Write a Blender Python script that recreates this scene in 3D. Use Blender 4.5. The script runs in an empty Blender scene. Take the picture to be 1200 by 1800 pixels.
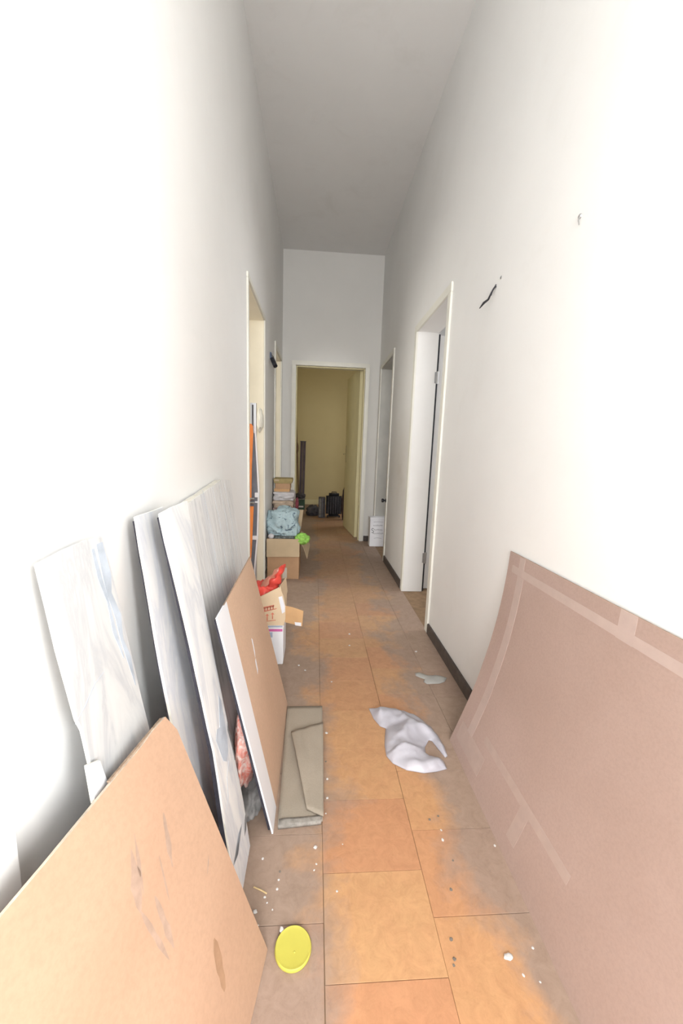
import bpy, bmesh, math, random
from mathutils import Vector, Matrix, noise
random.seed(7)
C = bpy.context.scene
COL = C.collection

# ------------------------------------------------------------------ camera
cam_d = bpy.data.cameras.new('camera'); cam = bpy.data.objects.new('camera', cam_d); COL.objects.link(cam)
cam_d.sensor_fit = 'HORIZONTAL'; cam_d.sensor_width = 36.0
cam_d.lens = 36.0 * 676.565 / 1200.0
cam_d.clip_start = 0.02; cam_d.clip_end = 60
right = Vector((0.99732714, -0.06507222, 0.03322912)); up = Vector((-0.02256063, 0.1583044, 0.98713258)); fwd = Vector((0.06949523, 0.98524379, -0.1564132))
m = Matrix((right, up, -fwd)).transposed().to_4x4(); m.translation = Vector((0, 0, 1.1))
cam.matrix_world = m
C.camera = cam

# ------------------------------------------------------------------ light
C.view_settings.view_transform = 'Standard'; C.view_settings.look = 'None'
C.view_settings.gamma = 1.0; C.view_settings.use_curve_mapping = False
C.view_settings.exposure = 1.2
world = bpy.data.worlds.new('overcast_sky'); C.world = world; world.use_nodes = True
wb = world.node_tree.nodes['Background']; wb.inputs[0].default_value = (0.80, 0.88, 1.0, 1); wb.inputs[1].default_value = 1.0

def area(name, loc, rot, sx, sy, power, color):
    d = bpy.data.lights.new(name, 'AREA'); d.shape = 'RECTANGLE'; d.size = sx; d.size_y = sy
    d.energy = power; d.color = color
    o = bpy.data.objects.new(name, d); o.location = loc; o.rotation_euler = rot; COL.objects.link(o)
    return o
R = math.radians
# daylight through an unseen window, added in the wall behind the camera
area('added_window_light', (0.157, -1.72, 1.65), (R(72), 0, 0), 0.95, 1.5, 34, (0.98, 0.985, 1.0))
# daylight from the room through the wide opening at the right, just behind the camera
area('side_room_daylight', (1.75, -1.05, 1.55), (R(84), 0, R(68)), 1.3, 1.7, 78, (0.95, 0.975, 1.0))
# added fill lamps in the rooms beyond the doors, no source seen there
area('left_room_fill', (-2.0, 2.7, 1.7), (R(80), 0, R(-90)), 1.2, 1.4, 14.0, (1, 0.97, 0.90))
area('right_room_fill', (2.3, 2.7, 1.6), (R(80), 0, R(90)), 1.2, 1.4, 11.0, (0.95, 0.96, 1.0))
area('end_room_fill', (1.95, 6.2, 1.6), (R(85), 0, R(90)), 1.2, 1.4, 8.0, (1, 0.97, 0.90))

# ------------------------------------------------------------------ materials
def newmat(name):
    mt = bpy.data.materials.new(name); mt.use_nodes = True
    nt = mt.node_tree; b = nt.nodes['Principled BSDF']
    return mt, nt, b
def N(nt, t, **kw):
    n = nt.nodes.new(t)
    for k, v in kw.items():
        if k in n.inputs: n.inputs[k].default_value = v
        else: setattr(n, k, v)
    return n
def L(nt, a, b): nt.links.new(a, b)
def ramp(nt, fac, stops):
    r = nt.nodes.new('ShaderNodeValToRGB'); e = r.color_ramp.elements
    while len(e) < len(stops): e.new(0.5)
    for k, (p, c) in enumerate(stops):
        e[k].position = p; e[k].color = (c[0], c[1], c[2], 1)
    L(nt, fac, r.inputs[0]); return r
def mixc(nt, fac, a, b, mode='MIX'):
    n = nt.nodes.new('ShaderNodeMix'); n.data_type = 'RGBA'; n.blend_type = mode
    for sock, v in ((n.inputs[0], fac), (n.inputs[6], a), (n.inputs[7], b)):
        if hasattr(v, 'links'): L(nt, v, sock)
        elif isinstance(v, tuple): sock.default_value = (v[0], v[1], v[2], 1)
        else: sock.default_value = v
    return n.outputs[2]
def math_(nt, op, a, b=None, c=None):
    n = nt.nodes.new('ShaderNodeMath'); n.operation = op
    for i, v in enumerate((a, b, c)):
        if v is None: continue
        if hasattr(v, 'links'): L(nt, v, n.inputs[i])
        else: n.inputs[i].default_value = v
    return n.outputs[0]
def coords(nt, kind='Object', scale=(1, 1, 1)):
    tc = nt.nodes.new('ShaderNodeTexCoord'); mp = nt.nodes.new('ShaderNodeMapping'); mp.inputs['Scale'].default_value = scale
    L(nt, tc.outputs[kind], mp.inputs[0]); return mp.outputs[0]
def wpos(nt): return nt.nodes.new('ShaderNodeNewGeometry').outputs['Position']
def noisef(nt, vec, scale, detail=4, rough=0.55, dist=0.0):
    n = N(nt, 'ShaderNodeTexNoise'); n.inputs['Scale'].default_value = scale; n.inputs['Detail'].default_value = detail
    n.inputs['Roughness'].default_value = rough; n.inputs['Distortion'].default_value = dist
    L(nt, vec, n.inputs['Vector']); return n.outputs[0]
def bump(nt, b, h, strength=0.2, dist=0.01):
    n = N(nt, 'ShaderNodeBump'); n.inputs['Strength'].default_value = strength; n.inputs['Distance'].default_value = dist
    L(nt, h, n.inputs['Height']); L(nt, n.outputs[0], b.inputs['Normal'])
def simple(name, col, rough=0.7, var=0.12, scale=14, spec=0.3, metal=0.0, bmp=0.0, vec=(1, 1, 1)):
    mt, nt, b = newmat(name); v = coords(nt, 'Object', vec)
    f = noisef(nt, v, scale, 5)
    lo = tuple(max(0, c * (1 - var)) for c in col); hi = tuple(min(1, c * (1 + var)) for c in col)
    L(nt, ramp(nt, f, [(0.3, lo), (0.7, hi)]).outputs[0], b.inputs['Base Color'])
    b.inputs['Roughness'].default_value = rough; b.inputs['Metallic'].default_value = metal
    b.inputs['Specular IOR Level'].default_value = spec
    if bmp: bump(nt, b, f, bmp)
    return mt

def m_wall(name, col, grime=(0.55, 0.50, 0.42), amount=0.25):
    mt, nt, b = newmat(name); p = wpos(nt)
    f1 = noisef(nt, p, 1.3, 5, 0.6); f2 = noisef(nt, p, 60, 3)
    base = ramp(nt, f1, [(0.35, tuple(c * 0.96 for c in col)), (0.65, col)]).outputs[0]
    f3 = noisef(nt, p, 3.2, 6, 0.7, 0.6)
    g = math_(nt, 'MULTIPLY', math_(nt, 'SMOOTHSTEP' if False else 'SUBTRACT', f3, 0.56), 4.0)
    g = math_(nt, 'MINIMUM', math_(nt, 'MAXIMUM', g, 0.0), 1.0)
    g = math_(nt, 'MULTIPLY', g, amount)
    ds = nt.nodes.new('ShaderNodeVectorMath'); ds.operation = 'DISTANCE'; L(nt, p, ds.inputs[0]); ds.inputs[1].default_value = (0.721, 3.30, 0.95)
    sm = math_(nt, 'MULTIPLY', math_(nt, 'MAXIMUM', math_(nt, 'SUBTRACT', 1.0, math_(nt, 'MULTIPLY', ds.outputs['Value'], 1.9)), 0.0), math_(nt, 'MULTIPLY', f3, 0.9))
    L(nt, mixc(nt, math_(nt, 'MAXIMUM', g, sm), base, grime), b.inputs['Base Color'])
    b.inputs['Roughness'].default_value = 0.9; b.inputs['Specular IOR Level'].default_value = 0.15
    bump(nt, b, f2, 0.06, 0.004); return mt
M = {}
M['wall'] = m_wall('white_wall_paint', (0.84, 0.832, 0.81), amount=0.10)
M['end_wall'] = m_wall('end_wall_paint', (0.75, 0.74, 0.705), amount=0.06)
M['ceiling'] = m_wall('ceiling_paint', (0.77, 0.765, 0.75), (0.56, 0.54, 0.50), 0.25)
M['yellow'] = m_wall('yellow_wall_paint', (0.62, 0.53, 0.30), (0.5, 0.42, 0.24), 0.3)
M['trim'] = simple('cream_door_frame_paint', (0.78, 0.765, 0.69), 0.5, 0.04, 6)
M['lining'] = simple('yellowed_jamb_lining', (0.74, 0.68, 0.54), 0.55, 0.05, 4)
M['grey_lining'] = simple('shade_grey_jamb_paint', (0.44, 0.43, 0.39), 0.7, 0.08, 5)  # greyed to paint in the dimness of the far right doorway
M['leaf'] = simple('pale_door_paint', (0.78, 0.77, 0.74), 0.55, 0.05, 4)
M['leaf_yellow'] = simple('yellowed_door_paint', (0.68, 0.62, 0.38), 0.55, 0.06, 4)
M['baseboard'] = simple('dark_brown_skirting', (0.085, 0.070, 0.062), 0.45, 0.25, 30)
M['screed'] = simple('joint_screed', (0.26, 0.17, 0.10), 0.9, 0.2, 20)

def m_tile():
    mt, nt, b = newmat('worn_orange_floor_tile'); p = wpos(nt)
    sx = nt.nodes.new('ShaderNodeSeparateXYZ'); L(nt, p, sx.inputs[0])
    oi = nt.nodes.new('ShaderNodeObjectInfo')
    tone = ramp(nt, oi.outputs['Random'], [(0.0, (0.54, 0.290, 0.150)), (0.45, (0.56, 0.325, 0.155)), (1.0, (0.59, 0.365, 0.175))]).outputs[0]
    n1 = noisef(nt, p, 11, 6, 0.7); n2 = noisef(nt, p, 2.6, 5, 0.6, 0.4); n3 = noisef(nt, p, 70, 4, 0.7)
    tone = mixc(nt, math_(nt, 'MULTIPLY', n1, 0.55), tone, (0.54, 0.235, 0.130))
    # dust and dirt trodden towards both sides of the passage
    off = math_(nt, 'ABSOLUTE', math_(nt, 'SUBTRACT', sx.outputs[0], 0.24))
    d = math_(nt, 'ADD', math_(nt, 'MULTIPLY', off, 3.6), math_(nt, 'MULTIPLY', math_(nt, 'SUBTRACT', n2, 0.5), 2.6))
    d = math_(nt, 'ADD', d, math_(nt, 'MULTIPLY', math_(nt, 'SUBTRACT', n1, 0.5), 0.9))
    d = math_(nt, 'MULTIPLY', math_(nt, 'SUBTRACT', d, 0.36), 1.6)
    d = math_(nt, 'MINIMUM', math_(nt, 'MAXIMUM', d, 0.0), 0.88)
    far = math_(nt, 'MINIMUM', math_(nt, 'MAXIMUM', math_(nt, 'MULTIPLY', math_(nt, 'SUBTRACT', sx.outputs[1], 1.0), 0.3), 0.0), 0.62)  # more of the grey-brown mix with distance along the passage
    d = math_(nt, 'MAXIMUM', d, math_(nt, 'MULTIPLY', far, math_(nt, 'ADD', n2, 0.3)))
    col = mixc(nt, d, tone, (0.335, 0.255, 0.205))
    sp = ramp(nt, n3, [(0.30, (0.62, 0.58, 0.55)), (0.46, (1, 1, 1))]).outputs[0]
    col = mixc(nt, 0.22, col, sp, 'MULTIPLY')
    n4 = noisef(nt, p, 24, 6, 0.75, 0.8); col = mixc(nt, 0.8, col, ramp(nt, n4, [(0.30, (0.76, 0.74, 0.72)), (0.62, (1, 1, 1))]).outputs[0], 'MULTIPLY')
    L(nt, col, b.inputs['Base Color'])
    b.inputs['Roughness'].default_value = 0.62; b.inputs['Specular IOR Level'].default_value = 0.25
    bump(nt, b, n3, 0.10, 0.003); return mt
M['tile'] = m_tile()

def m_marble(name, base, vein, vscale, stretch, width=0.06, soft=0.35):
    mt, nt, b = newmat(name); v = coords(nt, 'Object', stretch)
    a = noisef(nt, v, vscale, 8, 0.6, 1.2)
    t = math_(nt, 'ABSOLUTE', math_(nt, 'SUBTRACT', a, 0.5))
    veins = ramp(nt, t, [(0.0, vein), (width, tuple((x * 0.35 + y * 0.65) for x, y in zip(vein, base))), (width + soft * 0.25, base)])
    cl = noisef(nt, v, vscale * 0.4, 4, 0.5)
    patch = ramp(nt, cl, [(0.56, (1, 1, 1)), (0.70, (0.86, 0.88, 0.91))])
    L(nt, mixc(nt, 1.0, veins.outputs[0], patch.outputs[0], 'MULTIPLY'), b.inputs['Base Color'])
    b.inputs['Roughness'].default_value = 0.38; b.inputs['Specular IOR Level'].default_value = 0.4; return mt
M['marble_a'] = m_marble('white_marble_cloudy', (0.62, 0.62, 0.605), (0.47, 0.48, 0.49), 3.2, (1, 3.0, 0.9))
M['marble_b'] = m_marble('white_marble_plain', (0.80, 0.80, 0.79), (0.64, 0.66, 0.70), 2.6, (1, 3.5, 0.8))
M['marble_c'] = m_marble('white_marble_blue_patch', (0.84, 0.84, 0.82), (0.62, 0.64, 0.67), 2.3, (1, 3.2, 0.8))
M['marble_d'] = m_marble('white_marble_fine_grain', (0.82, 0.82, 0.81), (0.62, 0.62, 0.62), 4.0, (1, 6.0, 0.5), 0.03)
M['marble_vein'] = simple('blue_grey_marble_vein', (0.44, 0.49, 0.55), 0.4, 0.25, 16)
M['marble_offcut'] = m_marble('bright_marble', (0.80, 0.80, 0.80), (0.66, 0.68, 0.70), 2.6, (1, 3.5, 0.8))
M['marble_edge'] = simple('rough_broken_marble_edge', (0.74, 0.71, 0.63), 0.8, 0.15, 60, bmp=0.3)
M['stain_dark'] = simple('dark_dirt_mark', (0.20, 0.20, 0.20), 0.8, 0.3, 40)

def m_board(name, lo, hi, fine=110, rough=0.7):
    mt, nt, b = newmat(name); v = coords(nt, 'Object')
    f = noisef(nt, v, 2.2, 5, 0.55, 0.3); g = noisef(nt, v, fine, 3, 0.7)
    c = ramp(nt, f, [(0.35, lo), (0.65, hi)]).outputs[0]
    s = ramp(nt, g, [(0.32, (0.86, 0.86, 0.86)), (0.6, (1, 1, 1))]).outputs[0]
    L(nt, mixc(nt, 0.55, c, s, 'MULTIPLY'), b.inputs['Base Color'])
    b.inputs['Roughness'].default_value = rough; b.inputs['Specular IOR Level'].default_value = 0.3
    bump(nt, b, g, 0.05, 0.002); return mt
M['orange_board'] = m_board('orange_brown_hardboard', (0.42, 0.265, 0.175), (0.47, 0.305, 0.205))
M['tan_board'] = m_board('tan_hardboard', (0.60, 0.41, 0.285), (0.66, 0.465, 0.33))
M['sheet'] = m_board('pinkish_brown_hardboard', (0.41, 0.297, 0.252), (0.455, 0.338, 0.292), 150, 0.6)
M['tape'] = simple('faded_tape_mark', (0.48, 0.376, 0.335), 0.5, 0.05, 30)
M['tape_faint'] = simple('worn_tape_mark', (0.452, 0.347, 0.302), 0.6, 0.05, 30)
M['board_edge'] = simple('fibre_board_edge', (0.33, 0.24, 0.17), 0.9, 0.25, 60)
M['pale_edge'] = simple('frayed_board_edge', (0.62, 0.52, 0.42), 0.9, 0.2, 60)
M['white_laminate'] = simple('white_laminate', (0.82, 0.83, 0.86), 0.4, 0.03, 5)
M['scratch'] = simple('grey_scuff', (0.37, 0.26, 0.195), 0.8, 0.15, 50)
M['bronze'] = simple('brown_scuff', (0.33, 0.20, 0.12), 0.8, 0.2, 30)
M['felt'] = m_board('grey_brown_felt', (0.33, 0.285, 0.225), (0.41, 0.355, 0.285), 220, 0.95)
M['felt_dark'] = simple('dusty_felt_underside', (0.30, 0.28, 0.25), 0.95, 0.3, 60)
M['card'] = simple('corrugated_cardboard', (0.50, 0.31, 0.18), 0.85, 0.08, 10)
M['card_light'] = simple('pale_cardboard', (0.55, 0.43, 0.28), 0.85, 0.06, 10)
M['card_tan'] = simple('tan_carton', (0.70, 0.54, 0.36), 0.85, 0.05, 10)
M['card_orange'] = simple('inner_cardboard_flap', (0.62, 0.38, 0.19), 0.85, 0.08, 10)
M['white_box'] = simple('white_coated_card', (0.82, 0.82, 0.84), 0.6, 0.03, 6)
M['magenta'] = simple('magenta_print', (0.62, 0.14, 0.36), 0.6, 0.1, 20)
M['lilac'] = simple('blue_grey_print', (0.40, 0.46, 0.58), 0.6, 0.15, 20)
M['red_print'] = simple('faded_red_print', (0.62, 0.20, 0.13), 0.8, 0.25, 60)
M['ink'] = simple('black_ink', (0.06, 0.06, 0.07), 0.7, 0.2, 20)
M['paper_tape'] = simple('pale_packing_tape', (0.66, 0.60, 0.52), 0.5, 0.06, 20)
M['white_sticker'] = simple('white_sticker', (0.80, 0.80, 0.84), 0.6, 0.05, 20)
M['blue_cloth'] = simple('pale_blue_cloth', (0.36, 0.50, 0.56), 0.9, 0.12, 20, bmp=0.2)
M['green_cloth'] = simple('lime_green_cloth', (0.32, 0.62, 0.12), 0.85, 0.3, 40)
M['dark_cloth'] = simple('dark_patterned_cloth', (0.16, 0.18, 0.17), 0.9, 0.8, 60)
M['white_cloth'] = simple('greyish_white_cloth', (0.66, 0.63, 0.63), 0.9, 0.1, 30)
M['beige_cloth'] = simple('beige_cloth', (0.56, 0.44, 0.33), 0.9, 0.12, 30)
M['pink_cloth'] = simple('pink_striped_cloth', (0.52, 0.36, 0.36), 0.9, 0.5, 45)
M['maroon'] = simple('maroon_cloth', (0.28, 0.07, 0.09), 0.85, 0.3, 30)
M['olive_card'] = simple('olive_yellow_card', (0.42, 0.33, 0.15), 0.8, 0.15, 20)
M['red_plastic'] = simple('red_plastic_bag', (0.72, 0.075, 0.055), 0.35, 0.25, 12, spec=0.5)
M['red_brown'] = simple('red_brown_plastic', (0.48, 0.19, 0.13), 0.4, 0.2, 14, spec=0.5)
M['alu'] = simple('brushed_aluminium', (0.62, 0.64, 0.68), 0.35, 0.1, 30, metal=0.9, vec=(1, 1, 0.05))
M['white_metal'] = simple('white_enamel', (0.80, 0.80, 0.82), 0.35, 0.03, 10)
M['dark_panel'] = simple('slate_grey_panel', (0.17, 0.18, 0.21), 0.4, 0.15, 10)
M['orange_paint'] = simple('bright_orange_paint', (0.86, 0.27, 0.07), 0.45, 0.06, 8)
M['rag'] = simple('crumpled_cream_paper', (0.76, 0.73, 0.63), 0.9, 0.08, 20)
M['black'] = simple('black_plastic', (0.022, 0.022, 0.028), 0.4, 0.2, 20, spec=0.4)
M['blue_grey'] = simple('blue_grey_metal', (0.12, 0.15, 0.22), 0.5, 0.2, 20)
M['dark_fabric'] = simple('dark_luggage_fabric', (0.030, 0.031, 0.038), 0.75, 0.3, 40, bmp=0.2)
M['charcoal'] = simple('charcoal_plastic', (0.075, 0.070, 0.080), 0.6, 0.3, 20)
M['plum'] = simple('dark_plum_paint', (0.085, 0.062, 0.075), 0.5, 0.3, 20, vec=(1, 1, 0.2))
M['stick'] = simple('brown_wooden_pole', (0.16, 0.10, 0.06), 0.7, 0.2, 20)
M['green_crate'] = simple('dark_green_plastic', (0.040, 0.085, 0.055), 0.5, 0.2, 20)
M['grey_cloth'] = simple('grey_bundle_cloth', (0.22, 0.21, 0.20), 0.9, 0.3, 30)
M['yellow_lid'] = simple('yellow_plastic', (0.52, 0.48, 0.085), 0.42, 0.04, 20, spec=0.4)
M['brass'] = simple('dull_brass', (0.42, 0.36, 0.20), 0.4, 0.1, 20, metal=0.8)
M['steel'] = simple('dull_steel', (0.42, 0.42, 0.42), 0.4, 0.1, 20, metal=0.8)
M['crumb'] = simple('white_plaster', (0.62, 0.60, 0.58), 0.9, 0.06, 60)
M['crumb_dark'] = simple('grey_grit', (0.20, 0.17, 0.14), 0.9, 0.2, 60)
M['splinter'] = simple('pale_wood', (0.62, 0.46, 0.24), 0.8, 0.1, 60)

def m_film(name, col, alpha, rough=0.35, trans=0.35):
    mt, nt, b = newmat(name); v = coords(nt, 'Object'); f = noisef(nt, v, 26, 5, 0.6, 0.6)
    L(nt, ramp(nt, f, [(0.3, tuple(c * 0.93 for c in col)), (0.7, col)]).outputs[0], b.inputs['Base Color'])
    b.inputs['Roughness'].default_value = rough
    b.inputs['Alpha'].default_value = alpha
    b.inputs['Subsurface Weight'].default_value = 0.0
    bump(nt, b, f, 0.12, 0.006); return mt
M['bag'] = m_film('white_plastic_film', (0.50, 0.49, 0.54), 0.95)
M['scrap'] = m_film('thin_clear_plastic_film', (0.46, 0.45, 0.42), 0.85)
def m_pinkbag():
    mt, nt, b = newmat('pink_striped_plastic'); v = coords(nt, 'Object', (1, 1, 1))
    f = noisef(nt, v, 26, 4, 0.6, 2.0)
    L(nt, ramp(nt, f, [(0.38, (0.70, 0.20, 0.15)), (0.5, (0.74, 0.42, 0.36)), (0.62, (0.82, 0.66, 0.60))]).outputs[0], b.inputs['Base Color'])
    b.inputs['Roughness'].default_value = 0.35; bump(nt, b, f, 0.3, 0.01); return mt
M['pink_bag'] = m_pinkbag()
def m_bluecloth():
    mt, nt, b = newmat('pale_blue_printed_cloth'); v = coords(nt, 'Object')
    f = noisef(nt, v, 22, 4, 0.6, 1.0); g = noisef(nt, v, 90, 2)
    base = ramp(nt, g, [(0.3, (0.40, 0.54, 0.58)), (0.7, (0.50, 0.63, 0.66))]).outputs[0]
    k = ramp(nt, f, [(0.59, (0, 0, 0)), (0.63, (1, 1, 1))]).outputs[0]
    L(nt, mixc(nt, k, base, (0.13, 0.19, 0.25)), b.inputs['Base Color']); b.inputs['Roughness'].default_value = 0.9
    return mt
M['blue_cloth'] = m_bluecloth()

# ------------------------------------------------------------------ builders
def add_box(bm, x0, x1, y0, y1, z0, z1, mi=0, bev=0.0):
    vs = [bm.verts.new(p) for p in ((x0, y0, z0), (x1, y0, z0), (x1, y1, z0), (x0, y1, z0), (x0, y0, z1), (x1, y0, z1), (x1, y1, z1), (x0, y1, z1))]
    fs = [bm.faces.new([vs[i] for i in q]) for q in ((0, 3, 2, 1), (4, 5, 6, 7), (0, 1, 5, 4), (1, 2, 6, 5), (2, 3, 7, 6), (3, 0, 4, 7))]
    for f in fs: f.material_index = mi
    if bev:
        es = list({e for f in fs for e in f.edges})
        bmesh.ops.bevel(bm, geom=es, offset=bev, segments=2, affect='EDGES', clamp_overlap=True)
    return vs
def add_prism(bm, pts, vec, mi=0, side_mi=None):
    vec = Vector(vec); n = len(pts)
    a = [bm.verts.new(p) for p in pts]; b = [bm.verts.new(Vector(p) + vec) for p in pts]
    f = bm.faces.new(a); f.material_index = mi
    f = bm.faces.new(b[::-1]); f.material_index = mi
    for i in range(n):
        f = bm.faces.new((a[i], b[i], b[(i + 1) % n], a[(i + 1) % n])); f.material_index = mi if side_mi is None else side_mi
def add_tube(bm, path, r, seg=10, mi=0, taper=None):
    path = [Vector(p) for p in path]; rings = []
    for i, p in enumerate(path):
        d = (path[min(i + 1, len(path) - 1)] - path[max(i - 1, 0)]).normalized()
        a = d.cross(Vector((0, 0, 1)) if abs(d.z) < 0.9 else Vector((0, 1, 0))).normalized(); b = d.cross(a)
        rr = r if taper is None else r * taper[i]
        rings.append([bm.verts.new(p + (a * math.cos(t) + b * math.sin(t)) * rr) for t in [2 * math.pi * k / seg for k in range(seg)]])
    for u, w in zip(rings, rings[1:]):
        for k in range(seg):
            f = bm.faces.new((u[k], u[(k + 1) % seg], w[(k + 1) % seg], w[k])); f.material_index = mi; f.smooth = True
    bm.faces.new(rings[0][::-1]).material_index = mi; bm.faces.new(rings[-1]).material_index = mi
def dense(path, n=8):
    P = [Vector(p) for p in path]; out = []
    for i in range(len(P) - 1):
        a, b, c, d = P[max(i - 1, 0)], P[i], P[i + 1], P[min(i + 2, len(P) - 1)]
        for k in range(n):
            f = k / n; out.append(0.5 * (2 * b + (c - a) * f + (2 * a - 5 * b + 4 * c - d) * f * f + (3 * b - a - 3 * c + d) * f ** 3))
    return out + [P[-1]]
def add_lathe(bm, prof, seg=32, mi=0, center=(0, 0, 0)):
    rings = []; cx, cy, cz = center
    for r, z in prof:
        if r < 1e-6: rings.append([bm.verts.new((cx, cy, cz + z))])
        else: rings.append([bm.verts.new((cx + r * math.cos(2 * math.pi * k / seg), cy + r * math.sin(2 * math.pi * k / seg), cz + z)) for k in range(seg)])
    for u, w in zip(rings, rings[1:]):
        for k in range(seg):
            k2 = (k + 1) % seg
            if len(u) == 1: q = (u[0], w[k2], w[k])
            elif len(w) == 1: q = (u[k], u[k2], w[0])
            else: q = (u[k], u[k2], w[k2], w[k])
            f = bm.faces.new(q); f.material_index = mi; f.smooth = True
def obj(name, bm, mats, parent=None, smooth=None):
    bmesh.ops.recalc_face_normals(bm, faces=bm.faces)
    me = bpy.data.meshes.new(name); bm.to_mesh(me); bm.free()
    for mt in (mats if isinstance(mats, (list, tuple)) else [mats]): me.materials.append(M[mt] if isinstance(mt, str) else mt)
    if any(p.use_smooth for p in me.polygons): me.set_sharp_from_angle(angle=R(50))
    if smooth is not None:
        for p in me.polygons: p.use_smooth = smooth
    o = bpy.data.objects.new(name, me); COL.objects.link(o)
    if parent is not None:
        o.parent = parent; o.matrix_parent_inverse = Matrix.Translation(-parent.matrix_world.translation) if parent.type == 'EMPTY' else Matrix()
    return o
def recenter(o, loc):
    """put the object's origin at loc, mesh given in world coordinates"""
    o.data.transform(Matrix.Translation(-Vector(loc))); o.location = loc
    return o
def tag(o, label, cat, group=None):
    o['label'] = label; o['category'] = cat
    if group: o['group'] = group
    return o
def thing(name, label, cat, loc, group=None):
    o = bpy.data.objects.new(name, None); COL.objects.link(o); o.location = loc; o.empty_display_size = 0.05
    o.matrix_world = Matrix.Translation(loc)
    return tag(o, label, cat, group)
def struct(name, bm, mats, parent=None):
    o = obj(name, bm, mats, parent)
    if parent is None: o['kind'] = 'structure'
    return o
def box_obj(name, dims, mat, parent=None, bev=0.002, center=None, rot=None):
    bm = bmesh.new(); add_box(bm, *dims, bev=bev)
    if rot: bmesh.ops.rotate(bm, verts=bm.verts, cent=center, matrix=rot)
    return obj(name, bm, mat, parent)
def blob(name, c, size, mat, parent=None, seed=0, amp=0.25, freq=2.2, sub=4, floor=None, ridged=True, flat=0.0, lid=None):
    """a crumpled soft bundle: a ball folded by ridged noise, flattened where it lies"""
    bm = bmesh.new(); bmesh.ops.create_icosphere(bm, subdivisions=sub, radius=1.0); off = Vector((seed * 3.7, seed * 1.3, seed * 2.1))
    for v in bm.verts:
        p = v.co.copy(); q = p * freq + off
        w = Vector((noise.noise(q), noise.noise(q + Vector((9, 3, 1))), noise.noise(q + Vector((2, 8, 5))))) * 0.5
        n = 1 - 2 * abs(noise.noise(q + w)) if ridged else noise.noise(q + w)
        n2 = 1 - 2 * abs(noise.noise(q * 2.3 + w * 2))
        # rounded box rather than a ball
        k = max(abs(p.x), abs(p.y), abs(p.z)); p = p.lerp(p / k, flat)
        p = p * (1 + amp * (n - 0.4) + amp * 0.35 * n2)
        v.co = Vector((c[0] + p.x * size[0], c[1] + p.y * size[1], c[2] + p.z * size[2]))
        if floor is not None and v.co.z < floor: v.co.z = floor
        if lid is not None and v.co.z > lid: v.co.z = lid
    return obj(name, bm, mat, parent, True)

# ------------------------------------------------------------------ room shell
XL, XR, D, CEIL = -0.408, 0.721, 4.665, 3.273
TL, TR, TD, YB = 0.18, 0.155, 0.155, -1.8       # wall thicknesses, rear end
def wall_along_y(name, xa, xb, y0, y1, openings, mat, top=CEIL):
    bm = bmesh.new(); y = y0
    for ya, yb, zt in openings:
        add_box(bm, xa, xb, y, ya, 0, top); add_box(bm, xa, xb, ya, yb, zt, top); y = yb
    add_box(bm, xa, xb, y, y1, 0, top)
    return struct(name, bm, mat)
LD = [(2.378, 3.08, 2.04), (3.87, 4.46, 2.05)]
RD = [(-1.55, -0.25, 2.35), (2.255, 2.925, 1.975), (3.815, 4.50, 2.03)]
wall_along_y('wall_left', XL - TL, XL, YB, D, LD, 'wall')
wall_along_y('wall_right', XR, XR + TR, YB, D, RD, 'wall')
FD = (-0.25, 0.555, 2.06)
bm = bmesh.new()
add_box(bm, XL - TL, FD[0], D, D + TD, 0, CEIL); add_box(bm, FD[1], XR + TR, D, D + TD, 0, CEIL); add_box(bm, FD[0], FD[1], D, D + TD, FD[2], CEIL)
struct('wall_far', bm, 'end_wall')
bm = bmesh.new()
add_box(bm, XL - TL, XL + 0.09, YB - 0.2, YB, 0, CEIL); add_box(bm, XR - 0.09, XR + TR, YB - 0.2, YB, 0, CEIL)
add_box(bm, XL + 0.09, XR - 0.09, YB - 0.2, YB, 0, 0.85); add_box(bm, XL + 0.09, XR - 0.09, YB - 0.2, YB, 2.5, CEIL)
struct('wall_back', bm, 'wall')
bm = bmesh.new()   # unseen window, added behind the camera for its light
x0, x1, z0, z1, yw = XL + 0.09, XR - 0.09, 0.85, 2.5, YB - 0.12
for a in ((x0, x0 + 0.05, z0, z1), (x1 - 0.05, x1, z0, z1), (x0 + 0.05, x1 - 0.05, z0, z0 + 0.05), (x0 + 0.05, x1 - 0.05, z1 - 0.05, z1), (0.137, 0.177, z0 + 0.05, z1 - 0.05)):
    add_box(bm, a[0], a[1], yw - 0.03, yw + 0.03, a[2], a[3])
struct('window_1', bm, 'trim')
bm = bmesh.new(); add_box(bm, -2.6, 2.6, YB - 0.2, 8.2, CEIL, CEIL + 0.15); struct('ceiling', bm, 'ceiling')
bm = bmesh.new(); add_box(bm, -2.6, 2.6, YB - 0.2, 8.2, -0.15, -0.003); floor = struct('floor', bm, 'screed')

# floor tiles: five staggered columns, each tile its own piece with open joints
PY = 0.2145
cols = [(-0.405, -0.2235, 0.43), (-0.2205, 0.0415, 0.637 + PY * 0.5), (0.0445, 0.3055, 0.637), (0.3085, 0.5685, 0.637 + PY * 0.5), (0.5715, 0.718, 0.637 + 0.08)]
tile_meshes = {}
def tile_mesh(w, l):
    key = (round(w, 4), round(l, 4))
    if key not in tile_meshes:
        bm = bmesh.new(); add_box(bm, -w / 2, w / 2, -l / 2, l / 2, -0.003, 0.0)
        bmesh.ops.bevel(bm, geom=[e for e in bm.edges if min(v.co.z for v in e.verts) > -0.001], offset=0.0005, segments=1, affect='EDGES')
        bmesh.ops.recalc_face_normals(bm, faces=bm.faces)
        me = bpy.data.meshes.new('tile'); bm.to_mesh(me); bm.free(); me.materials.append(M['tile']); tile_meshes[key] = me
    return tile_meshes[key]
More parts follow.
